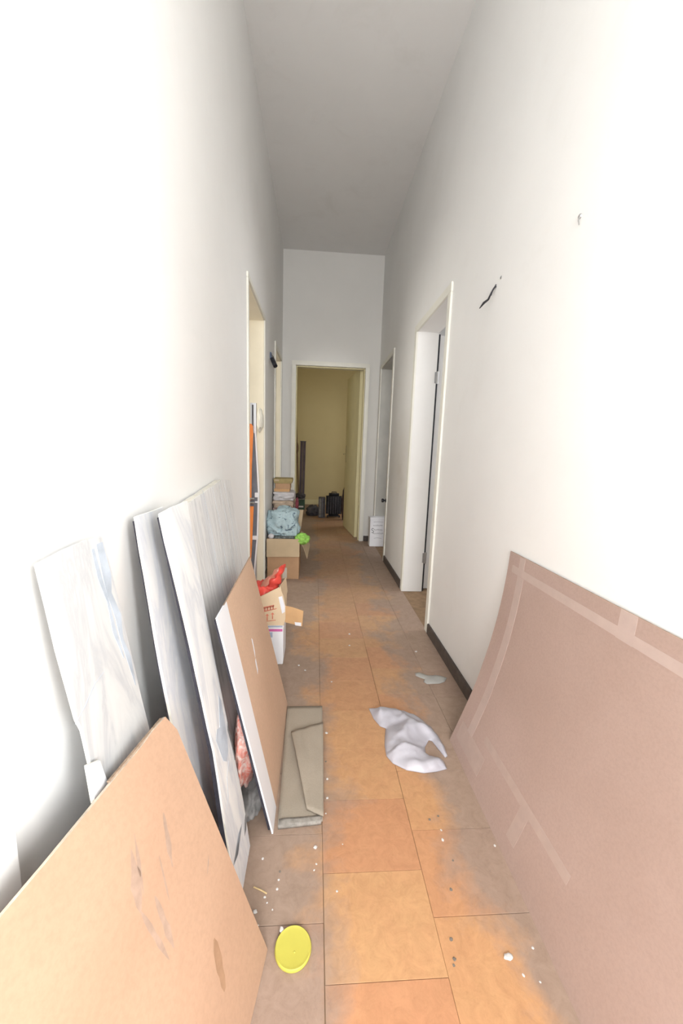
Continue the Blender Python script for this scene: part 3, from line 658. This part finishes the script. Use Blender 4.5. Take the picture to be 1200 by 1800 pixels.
o = blob('white_cloth', (-0.364, 3.225, 0.366), (0.022, 0.024, 0.022), 'white_cloth', seed=14, amp=0.25, freq=2.4); tag(o, 'small white cloth corner at the wall side of the cardboard box', 'cloth')

# stack behind: base carton, three folded textiles, two flat boxes
sb = thing('storage_carton', 'brown carton hidden behind the clothes box, under the folded textiles', 'box', (-0.30, 3.78, 0))
box_obj('box_body', (-0.395, -0.205, 3.64, 3.94, 0.0005, 0.46), 'card', sb, 0.004)
def folded(name, z0, z1, mat, label, seed, dx=0.0):
    o = blob(name, (-0.302 + dx, 3.78, (z0 + z1) / 2), (0.098, 0.135, (z1 - z0) / 2), mat, None, seed, 0.12, 1.6, 4, z0 + 0.001, True, 0.78, z1); return tag(o, label, 'textile')
folded('folded_textile', 0.46, 0.545, 'pink_cloth', 'pink and white folded textile, lowest of the stack behind the clothes box', 21, 0.004)
folded('folded_textile', 0.545, 0.615, 'beige_cloth', 'beige folded textile in the middle of the stack by the wall', 22)
folded('folded_textile', 0.615, 0.698, 'white_cloth', 'greyish white folded textile right under the two flat boxes', 23, 0.005)
o = blob('maroon_cloth', (-0.172, 3.70, 0.585), (0.015, 0.05, 0.05), 'maroon', seed=24, amp=0.3, freq=2.5); tag(o, 'small maroon cloth poking out of the right side of the textile stack', 'cloth')
fb = thing('flat_box', 'orange-tan flat box, lower of two on the textile stack', 'box', (-0.31, 3.76, 0.695))
box_obj('box_body', (-0.392, -0.245, 3.70, 3.87, 0.696, 0.726), 'card_orange', fb, 0.003); box_obj('lid', (-0.380, -0.240, 3.695, 3.875, 0.722, 0.775), 'card', fb, 0.003)
fb = thing('flat_box', 'olive-yellow flat box with a lid, topmost of the stack by the wall', 'box', (-0.31, 3.76, 0.775))
box_obj('box_body', (-0.394, -0.225, 3.70, 3.88, 0.7755, 0.795), 'olive_card', fb, 0.003); ol = box_obj('lid', (-0.397, -0.220, 3.695, 3.885, 0.792, 0.822), 'olive_card', fb, 0.003)
box_obj('card_label', (-0.39, -0.345, 3.6935, 3.695, 0.797, 0.815), 'card_light', ol, 0)

# ------------------------------------------------------------------ things standing in the left doorway
def upright(name, outline, y, t, mat, parent=None):
    bm = bmesh.new(); add_prism(bm, [(x, y, z) for x, z in outline], (0, t, 0)); return obj(name, bm, mat, parent)
ob2 = thing('orange_board', 'bright orange board standing upright in the left doorway', 'board', (-0.50, 2.75, 0))
upright('upper_board', [(-0.56, 0.70), (-0.452, 0.735), (-0.449, 0.95), (-0.438, 1.20), (-0.440, 1.25), (-0.45, 1.265), (-0.56, 1.262)], 2.75, 0.018, 'orange_paint', ob2)
upright('lower_board', [(-0.56, 0.0005), (-0.475, 0.0005), (-0.455, 0.31), (-0.449, 0.40), (-0.436, 0.688), (-0.56, 0.69)], 2.75, 0.018, 'orange_paint', ob2)
for z in (0.716, 0.745):
    bm = bmesh.new(); add_tube(bm, [(-0.475, 2.748, z), (-0.43, 2.744, z)], 0.007, 8); obj('bolt', bm, 'steel', ob2)
ap = thing('aluminium_profile', 'tall ribbed aluminium profile standing behind the orange board in the left doorway', 'profile', (-0.447, 2.82, 0))
bm = bmesh.new()
for x0, x1, ya in ((-0.468, -0.455, 2.812), (-0.455, -0.444, 2.822), (-0.444, -0.426, 2.814)): add_box(bm, x0, x1, ya, 2.845, 0.0005, 1.412)
obj('profile_bar', bm, 'alu', ap); box_obj('groove_insert', (-0.4545, -0.4445, 2.8195, 2.8218, 0.01, 1.40), 'charcoal', ap, 0)
fp = thing('framed_panel', 'narrow slate-grey panel with white metal edge beside the orange board', 'panel', (-0.43, 2.72, 0))
upright('panel', [(-0.500, 0.0005), (-0.455, 0.0005), (-0.419, 0.47), (-0.414, 0.80), (-0.434, 1.20), (-0.45, 1.22), (-0.50, 1.22)], 2.793, 0.010, 'dark_panel', fp)
upright('frame_edge', [(-0.458, 0.001), (-0.448, 0.001), (-0.409, 0.470), (-0.400, 0.80), (-0.424, 1.229), (-0.434, 1.229), (-0.410, 0.80), (-0.419, 0.470)], 2.790, 0.016, 'white_metal', fp)
box_obj('bracket', (-0.430, -0.398, 2.77, 2.79, 0.712, 0.722), 'white_metal', fp, 0.002); box_obj('bracket', (-0.430, -0.40, 2.77, 2.79, 0.752, 0.785), 'white_metal', fp, 0.002)
box_obj('foot_cap', (-0.450, -0.408, 2.77, 2.79, 0.44, 0.468), 'white_metal', fp, 0.003)
o = blob('crumpled_paper', (-0.428, 3.02, 1.31), (0.022, 0.045, 0.08), 'rag', seed=31, amp=0.22, freq=1.8); tag(o, 'crumpled cream paper stuck on the left door jamb above the orange board', 'paper')

# lamp holder hanging on the left wall
lh = thing('lamp_holder', 'black lamp holder dangling on a wire from the left wall', 'lamp holder', (XL, 3.46, 1.86))
box_obj('wall_plate', (XL, XL + 0.014, 3.45, 3.51, 1.855, 1.905), 'blue_grey', lh, 0.003)
bm = bmesh.new(); add_tube(bm, [(XL + 0.01, 3.48, 1.885), (XL + 0.025, 3.49, 1.878), (XL + 0.022, 3.6, 1.885), (XL + 0.016, 3.83, 1.89)], 0.003, 6); obj('wire', bm, 'black', lh)
bm = bmesh.new(); add_tube(bm, [(XL + 0.012, 3.48, 1.862), (XL + 0.020, 3.46, 1.852), (XL + 0.030, 3.45, 1.83), (XL + 0.052, 3.42, 1.785)], 0.019, 14, taper=[0.5, 0.9, 1.0, 0.95]); obj('socket', bm, 'black', lh)

# wire stub on the right wall, wall plug
cw = thing('wire_stub', 'short black wire ends hanging from a hole in the right wall', 'wire', (XR, 1.69, 1.80))
bm = bmesh.new(); add_tube(bm, [(XR, 1.66, 1.787), (XR - 0.010, 1.656, 1.778), (XR - 0.016, 1.662, 1.765), (XR - 0.022, 1.675, 1.742), (XR - 0.03, 1.70, 1.736), (XR - 0.035, 1.728, 1.724)], 0.0034, 8, taper=[0.7, 0.8, 1, 1.2, 1.5, 0.5]); obj('wire', bm, 'black', cw)
bm = bmesh.new(); add_tube(bm, [(XR, 1.66, 1.795), (XR - 0.010, 1.670, 1.775), (XR - 0.012, 1.676, 1.758)], 0.003, 8); obj('wire', bm, 'charcoal', cw)
bm = bmesh.new(); add_lathe(bm, [(0, 0), (0.006, 0), (0.005, 0.002), (0, 0.0022)], 16); bmesh.ops.rotate(bm, verts=bm.verts, cent=(0, 0, 0), matrix=Matrix.Rotation(-math.pi / 2, 3, 'Y')); bmesh.ops.translate(bm, verts=bm.verts, vec=(XR, 1.62, 1.805)); obj('cable_hole', bm, 'steel', cw)
wp = thing('wall_plug', 'small grey screw plug high on the right wall', 'wall plug', (XR, 1.146, 1.769))
bm = bmesh.new(); add_lathe(bm, [(0, 0.004), (0.003, 0.005), (0.006, 0.003), (0.007, 0.0), (0, 0)], 14); bmesh.ops.rotate(bm, verts=bm.verts, cent=(0, 0, 0), matrix=Matrix.Rotation(-math.pi / 2, 3, 'Y')); bmesh.ops.translate(bm, verts=bm.verts, vec=(XR, 1.146, 1.769)); obj('plug', bm, 'steel', wp)
bm = bmesh.new(); add_tube(bm, [(XR - 0.003, 1.146, 1.768), (XR - 0.006, 1.143, 1.755), (XR - 0.004, 1.142, 1.745)], 0.0016, 6); obj('screw', bm, 'steel', wp)

# ------------------------------------------------------------------ curved sheet on the right
prof = [(0.546, 0.0), (0.574, 0.078), (0.602, 0.158), (0.629, 0.242), (0.652, 0.332), (0.671, 0.416), (0.686, 0.496), (0.697, 0.574), (0.705, 0.651), (0.710, 0.716), (0.7125, 0.762)]
def arc(s):
    """point and outward normal at a fraction s of the bowed profile (bottom to top), Catmull-Rom"""
    k = min(int(s * 10), 9); f = s * 10 - k; P = [Vector((prof[max(0, min(10, k + j))][0], 0, prof[max(0, min(10, k + j))][1])) for j in (-1, 0, 1, 2)]
    q = 0.5 * ((2 * P[1]) + (P[2] - P[0]) * f + (2 * P[0] - 5 * P[1] + 4 * P[2] - P[3]) * f * f + (3 * P[1] - P[0] - 3 * P[2] + P[3]) * f ** 3)
    tg = 0.5 * ((P[2] - P[0]) + 2 * (2 * P[0] - 5 * P[1] + 4 * P[2] - P[3]) * f + 3 * (3 * P[1] - P[0] - 3 * P[2] + P[3]) * f * f); tg.normalize()
    return q, Vector((-tg.z, 0, tg.x))
def arc_strip(name, s0, s1, y0, y1, off, t, mats, parent, ns=None, ny=1):
    ns = ns or max(2, int((s1 - s0) * 40)); bm = bmesh.new(); A = []; B = []
    for i in range(ns + 1):
        p, n = arc(s0 + (s1 - s0) * i / ns); ra = []; rb = []
        for j in range(ny + 1):
            y = y0 + (y1 - y0) * j / ny; ra.append(bm.verts.new(p + n * off + Vector((0, y, 0)))); rb.append(bm.verts.new(p + n * (off - t) + Vector((0, y, 0))))
        A.append(ra); B.append(rb)
    for i in range(ns):
        for j in range(ny):
            bm.faces.new((A[i][j], A[i + 1][j], A[i + 1][j + 1], A[i][j + 1])).smooth = True; bm.faces.new((B[i][j], B[i][j + 1], B[i + 1][j + 1], B[i + 1][j])).smooth = True
    for i in range(ns):
        for j, rev in ((0, 0), (ny, 1)): bm.faces.new((A[i][j], B[i][j], B[i + 1][j], A[i + 1][j])).material_index = len(mats) - 1
    for j in range(ny):
        for i in (0, ns): bm.faces.new((A[i][j], A[i][j + 1], B[i][j + 1], B[i][j])).material_index = len(mats) - 1
    return obj(name, bm, mats, parent)
hs = thing('hardboard_sheet', 'large bowed pinkish-brown hardboard sheet leaning on the right wall', 'board', (0.60, 0.6, 0))
arc_strip('bowed_sheet', 0, 1, -0.10, 1.315, 0.0, 0.004, ['sheet', 'board_edge'], hs, 44, 6)
for s0, s1, y0, y1 in ((0.862, 0.905, -0.10, 1.285), (0.86, 1.0, 0.752, 0.800), (0.10, 0.86, 1.205, 1.243), (0.905, 0.985, 1.212, 1.245), (0.055, 0.13, 1.10, 1.29), (0.17, 0.200, 0.70, 1.14), (0.06, 0.17, 0.86, 0.90)):
    arc_strip('tape_mark', s0, s1, y0, y1, 0.0005, 0.0006, ['tape' if s1 > 0.2 else 'tape_faint'], hs)

# ------------------------------------------------------------------ plastic on the floor
def film(name, outline, mat, hfun, base=0.001, step=0.012, name2=None):
    bm = bmesh.new(); vs = [bm.verts.new((x, y, 0)) for x, y in outline]
    es = [bm.edges.new((vs[i], vs[(i + 1) % len(vs)])) for i in range(len(vs))]
    bmesh.ops.triangle_fill(bm, use_beauty=True, edges=es)
    for _ in range(6):
        long_ = [e for e in bm.edges if e.calc_length() > step]
        if not long_: break
        bmesh.ops.subdivide_edges(bm, edges=long_, cuts=1, use_grid_fill=False); bmesh.ops.triangulate(bm, faces=[f for f in bm.faces if len(f.verts) > 3])
        bmesh.ops.beautify_fill(bm, faces=bm.faces, edges=[e for e in bm.edges if not e.is_boundary])
    seg = [(Vector(outline[i]), Vector(outline[(i + 1) % len(outline)])) for i in range(len(outline))]
    def dist(p):
        r = 9
        for a, b in seg:
            t = max(0, min(1, (p - a).dot(b - a) / (b - a).length_squared)); r = min(r, (p - a - (b - a) * t).length)
        return r
    top = list(bm.verts); ext = bmesh.ops.duplicate(bm, geom=list(bm.verts) + list(bm.edges) + list(bm.faces))
    bound = [e for e in bm.edges if e.is_boundary]
    mp = ext['vert_map']
    dup = {v for v in ext['geom'] if isinstance(v, bmesh.types.BMVert)}
    for v in top: v.co.z = base + 0.0012 + hfun(Vector((v.co.x, v.co.y)), dist(Vector((v.co.x, v.co.y))))
    for v in dup: v.co.z = base
    bmesh.ops.bridge_loops(bm, edges=bound)
    return obj(name, bm, mat, None, True)
bag_o = [(0.253, 1.501), (0.264, 1.438), (0.284, 1.392), (0.305, 1.379), (0.294, 1.336), (0.285, 1.292), (0.282, 1.237), (0.299, 1.204), (0.343, 1.172), (0.4, 1.158), (0.447, 1.163), (0.487, 1.174), (0.487, 1.205), (0.472, 1.225), (0.442, 1.236), (0.432, 1.248), (0.436, 1.275), (0.462, 1.312), (0.474, 1.305), (0.486, 1.262), (0.498, 1.225), (0.509, 1.231), (0.512, 1.279), (0.506, 1.331), (0.492, 1.379), (0.468, 1.421), (0.441, 1.456), (0.403, 1.48), (0.334, 1.504)]
def bagh(p, dd):
    a = 0.030 * (1 - math.exp(-dd * 28)); r1 = 1 - 2 * abs(noise.noise(Vector((p.x * 11, p.y * 11, 1.3)))); r2 = noise.noise(Vector((p.x * 26, p.y * 30, 4.1)))
    return a * (0.75 + 0.85 * r1 + 0.40 * r2) + 0.004 * abs(r2)
o = film('plastic_bag', bag_o, 'bag', bagh); tag(o, 'crumpled white plastic carrier bag with loop handles on the floor', 'bag')
sm = [(0.526, 1.768), (0.548, 1.774), (0.581, 1.748), (0.609, 1.745), (0.625, 1.75), (0.652, 1.741), (0.675, 1.725), (0.654, 1.693), (0.624, 1.678), (0.56, 1.675), (0.548, 1.694), (0.56, 1.714), (0.533, 1.734), (0.522, 1.746)]
o = film('plastic_scrap', sm, 'scrap', lambda p, dd: 0.008 * (1 - math.exp(-dd * 60)) * (0.8 + 0.5 * noise.noise(Vector((p.x * 30, p.y * 30, 2)))), step=0.015); tag(o, 'flat scrap of greyish clear plastic on the floor by the right skirting', 'plastic')

# yellow lid
yl = thing('plastic_disc', 'round yellow plastic lid lying on the floor near the orange board', 'lid', (-0.026, 0.697, 0))
bm = bmesh.new(); add_lathe(bm, [(0, 0.0), (0.0395, 0.0), (0.0405, 0.002), (0.0405, 0.007), (0.0385, 0.0092), (0.036, 0.0085), (0.034, 0.0082), (0.033, 0.0080), (0, 0.0080)], 56, center=(-0.026, 0.697, 0.0003)); obj('disc', bm, 'yellow_lid', yl)
bm = bmesh.new(); add_prism(bm, [(-0.0585, 0.727, 0.006), (-0.0535, 0.7225, 0.006), (-0.049, 0.729, 0.006), (-0.052, 0.735, 0.006), (-0.057, 0.736, 0.006)], (0, 0, 0.002)); obj('pull_tab', bm, 'crumb', yl)
bm = bmesh.new(); add_lathe(bm, [(0, 0.0095), (0.0012, 0.0092), (0.0022, 0.0078)], 12, center=(-0.0225, 0.688, 0.0003)); obj('moulding_pip', bm, 'yellow_lid', yl)

# crumbs
def crumb(x, y, s, mat, label, name='plaster_crumb', cat='debris', group=None, asp=1.0, rot=0.0, hh=0.45):
    bm = bmesh.new(); bmesh.ops.create_icosphere(bm, subdivisions=2, radius=1.0); rnd = random.random() * 50; cr, sr = math.cos(rot), math.sin(rot)
    for v in bm.verts:
        p = v.co * (1 + 0.35 * noise.noise(v.co * 1.6 + Vector((rnd, 0, 0)))); px, py = p.x * s * asp, p.y * s
        v.co = Vector((x + px * cr - py * sr, y + px * sr + py * cr, max(0.0002, p.z * s * hh + s * hh * 0.7)))
    o = obj(name, bm, mat); return tag(o, label, cat, group)
crumb(0.452, 0.663, 0.0065, 'crumb', 'largest white plaster flake on the floor near the bowed sheet', asp=1.6, rot=0.05)
crumb(0.556, 0.700, 0.0065, 'crumb', 'white plaster flake touching the foot of the bowed sheet', asp=0.8)
crumb(0.390, 0.926, 0.0048, 'crumb', 'elongated white plaster flake in the middle of the orange floor', asp=0.7)
for x, y, s, lb in ((0.023, 0.919, 0.005, 'white plaster crumb in front of the felt sheet, largest one there'), (-0.119, 0.894, 0.0035, 'white plaster crumb between the blue-patched slab and the tan board'),
                (0.063, 1.145, 0.004, 'white plaster crumb beside the right edge of the felt, nearer the back'), (0.061, 1.073, 0.004, 'white plaster crumb beside the front right corner of the felt'),
                (0.066, 1.36, 0.006, 'pale plaster flake beside the far right edge of the felt'), (-0.064, 1.845, 0.0055, 'white plaster crumb in front of the white box'), (-0.03, 1.80, 0.0045, 'second plaster crumb from the white box, nearer the middle'),
                (0.228, 2.188, 0.006, 'farther of two plaster crumbs in the middle of the passage'), (0.216, 2.049, 0.0055, 'nearer of two plaster crumbs in the middle of the passage'),
                (0.585, 1.98, 0.0055, 'pale crumb on the floor before the right skirting'), (-0.121, 0.772, 0.0045, 'white crumb against the edge of the orange board')):
    crumb(x, y, s, 'crumb', lb, asp=random.uniform(0.8, 1.4), rot=random.uniform(0, 3))
for x, y, s in ((0.516, 0.676, 0.003), (-0.073, 0.819, 0.003), (-0.102, 0.802, 0.0025), (0.078, 0.808, 0.0025), (-0.071, 0.84, 0.0025), (0.026, 0.875, 0.0022), (0.02, 0.86, 0.002), (0.10, 0.925, 0.0018), (0.395, 0.955, 0.0025), (0.535, 0.905, 0.003),
                (-0.095, 0.79, 0.0022), (0.47, 0.632, 0.0025), (0.50, 0.62, 0.0025), (-0.11, 0.745, 0.0018), (-0.08, 0.775, 0.0018), (0.10, 1.70, 0.004), (0.055, 1.02, 0.0025)):
    crumb(x, y, s, 'crumb', 'tiny white plaster crumb on the orange floor', group='small plaster crumbs on the floor', asp=random.uniform(0.8, 1.4), rot=random.uniform(0, 3))
for x, y, s in ((0.37, 0.99, 0.004), (0.40, 1.0, 0.0035), (0.37, 0.80, 0.004), (0.335, 0.70, 0.004), (0.33, 0.665, 0.004), (0.325, 0.655, 0.003), (0.40, 0.87, 0.003), (0.06, 1.22, 0.0035), (-0.07, 0.86, 0.003)):
    crumb(x, y, s, 'crumb_dark', 'tiny dark grit speck on the orange floor', 'grit', 'debris', 'dark grit on the floor', hh=0.25)
bm = bmesh.new(); add_tube(bm, [(-0.1325, 0.825, 0.002), (-0.112, 0.816, 0.0025), (-0.098, 0.809, 0.002)], 0.0018, 6); tag(obj('wood_splinter', bm, 'splinter'), 'pale wooden splinter on the floor below the blue-patched slab', 'splinter')

# ------------------------------------------------------------------ white box with handwriting by the far right door
hb = thing('white_carton', 'white carton with black handwriting standing by the far right doorway', 'box', (0.74, 4.47, 0))
hbody = box_obj('box_body', (0.650, 0.835, 4.385, 4.50, 0.0005, 0.335), 'white_box', hb, 0.004)
box_obj('lid', (0.645, 0.838, 4.381, 4.504, 0.322, 0.348), 'white_box', hb, 0.004)
def stroke(pts, r=0.0022):
    bm = bmesh.new(); add_tube(bm, [(x, 4.3845, z) for x, z in pts], r, 6); return bm
def arcpts(cx, cz, rx, rz, a0, a1, n=7): return [(cx + rx * math.cos(R(a0 + (a1 - a0) * k / n)), cz + rz * math.sin(R(a0 + (a1 - a0) * k / n))) for k in range(n + 1)]
obj('handwriting', stroke(arcpts(0.682, 0.205, 0.012, 0.013, 20, 250) [::1] + arcpts(0.682, 0.179, 0.012, 0.013, 90, -160), 0.003), 'ink', hbody)
rw = random.Random(3)
for row, z in enumerate((0.245, 0.195, 0.150)):
    x = 0.70 if row == 1 else 0.688
    while x < 0.80:
        w = rw.uniform(0.008, 0.014); h_ = rw.uniform(0.008, 0.02)
        obj('handwriting', stroke([(x, z), (x + w * 0.3, z + h_), (x + w * 0.6, z + h_ * 0.2), (x + w, z + h_ * rw.uniform(0.4, 0.9))], 0.0014), 'charcoal', hbody); x += w + 0.006
obj('handwriting', stroke([(0.70, 0.10), (0.74, 0.105), (0.79, 0.10)], 0.0012), 'charcoal', hbody)
obj('handwriting', stroke([(0.69, 0.295), (0.74, 0.298), (0.80, 0.295)], 0.0012), 'charcoal', hbody)

# ------------------------------------------------------------------ end room
pb = thing('metal_post', 'dark plum square post leaning in the corner of the yellow room', 'post', (-0.26, 7.6, 0))
bm = bmesh.new()
for dx in (0.0, 0.055): add_prism(bm, [(-0.315 + dx, 7.50, 0.0005), (-0.268 + dx, 7.50, 0.0005), (-0.258 + dx, 7.70, 1.26), (-0.307 + dx, 7.70, 1.26)], (0, 0.05, 0))
obj('post_bar', bm, 'plum', pb)
box_obj('end_cap', (-0.315, -0.195, 7.695, 7.755, 1.255, 1.268), 'charcoal', pb, 0.003)
sp = thing('wooden_pole', 'thin brown pole leaning against the left wall of the yellow room', 'pole', (-0.37, 7.2, 0))
bm = bmesh.new(); add_tube(bm, [(-0.30, 7.3, 0.0065), (-0.352, 7.35, 1.05), (-0.40, 7.38, 2.0)], 0.013, 8); obj('shaft', bm, 'stick', sp)
o = blob('grip', (-0.354, 7.35, 1.12), (0.022, 0.03, 0.10), 'stick', sp, 40, 0.2, 2.0, 3)
gc = thing('storage_crate', 'dark green crate with pale stripe on the floor of the yellow room', 'crate', (-0.28, 7.15, 0))
bm = bmesh.new(); add_box(bm, -0.365, -0.19, 7.08, 7.26, 0.0005, 0.19, bev=0.006); cbd = obj('crate_body', bm, 'green_crate', gc)
box_obj('crate_rim', (-0.372, -0.183, 7.073, 7.267, 0.19, 0.205), 'grey_cloth', gc, 0.004); box_obj('pale_stripe', (-0.35, -0.21, 7.077, 7.0805, 0.045, 0.075), 'white_cloth', cbd, 0)
o = blob('dark_bundle', (-0.275, 7.17, 0.252), (0.085, 0.08, 0.05), 'charcoal', None, 41, 0.3, 2.2, 4, 0.206); tag(o, 'dark bundle lying on top of the green crate', 'bundle')
sc = thing('suitcase', 'black ribbed suitcase standing on the floor of the yellow room', 'suitcase', (0.315, 6.33, 0))
bm = bmesh.new(); add_box(bm, 0.185, 0.440, 6.25, 6.42, 0.02, 0.405); bmesh.ops.bevel(bm, geom=list(bm.edges), offset=0.045, segments=4, affect='EDGES'); shell = obj('shell', bm, 'dark_fabric', sc, True)
for x in (0.215, 0.255, 0.295, 0.335, 0.375, 0.41): box_obj('rib', (x, x + 0.012, 6.242, 6.252, 0.07, 0.36), 'charcoal', shell, 0.003)
bm = bmesh.new(); add_tube(bm, [(0.27, 6.33, 0.402), (0.275, 6.33, 0.425), (0.35, 6.33, 0.425), (0.355, 6.33, 0.402)], 0.008, 8); obj('carry_handle', bm, 'black', sc)
for x in (0.215, 0.41):
    bm = bmesh.new(); add_tube(bm, [(x - 0.012, 6.335, 0.0205), (x + 0.012, 6.335, 0.0205)], 0.020, 14); obj('wheel', bm, 'black', sc)
bx = thing('speaker_box', 'narrow dark box with a grey front strip left of the suitcase', 'box', (0.12, 6.33, 0))
box_obj('box_body', (0.06, 0.172, 6.26, 6.41, 0.0005, 0.335), 'charcoal', bx, 0.006); box_obj('front_strip', (0.07, 0.105, 6.255, 6.261, 0.02, 0.325), 'grey_cloth', bx, 0.002); box_obj('front_strip', (0.118, 0.128, 6.255, 6.261, 0.02, 0.325), 'dark_panel', bx, 0.002)
o = blob('dark_bundle', (-0.03, 6.52, 0.07), (0.09, 0.10, 0.085), 'charcoal', None, 43, 0.5, 1.7, 4, 0.0005); tag(o, 'low dark heap of cable and cloth on the floor left of the narrow box', 'bundle')
o = blob('dark_bundle', (0.470, 6.12, 0.25), (0.038, 0.06, 0.25), 'plum', None, 45, 0.22, 1.9, 4, 0.0005); tag(o, 'tall dark reddish bag half hidden behind the open yellow door', 'bag')
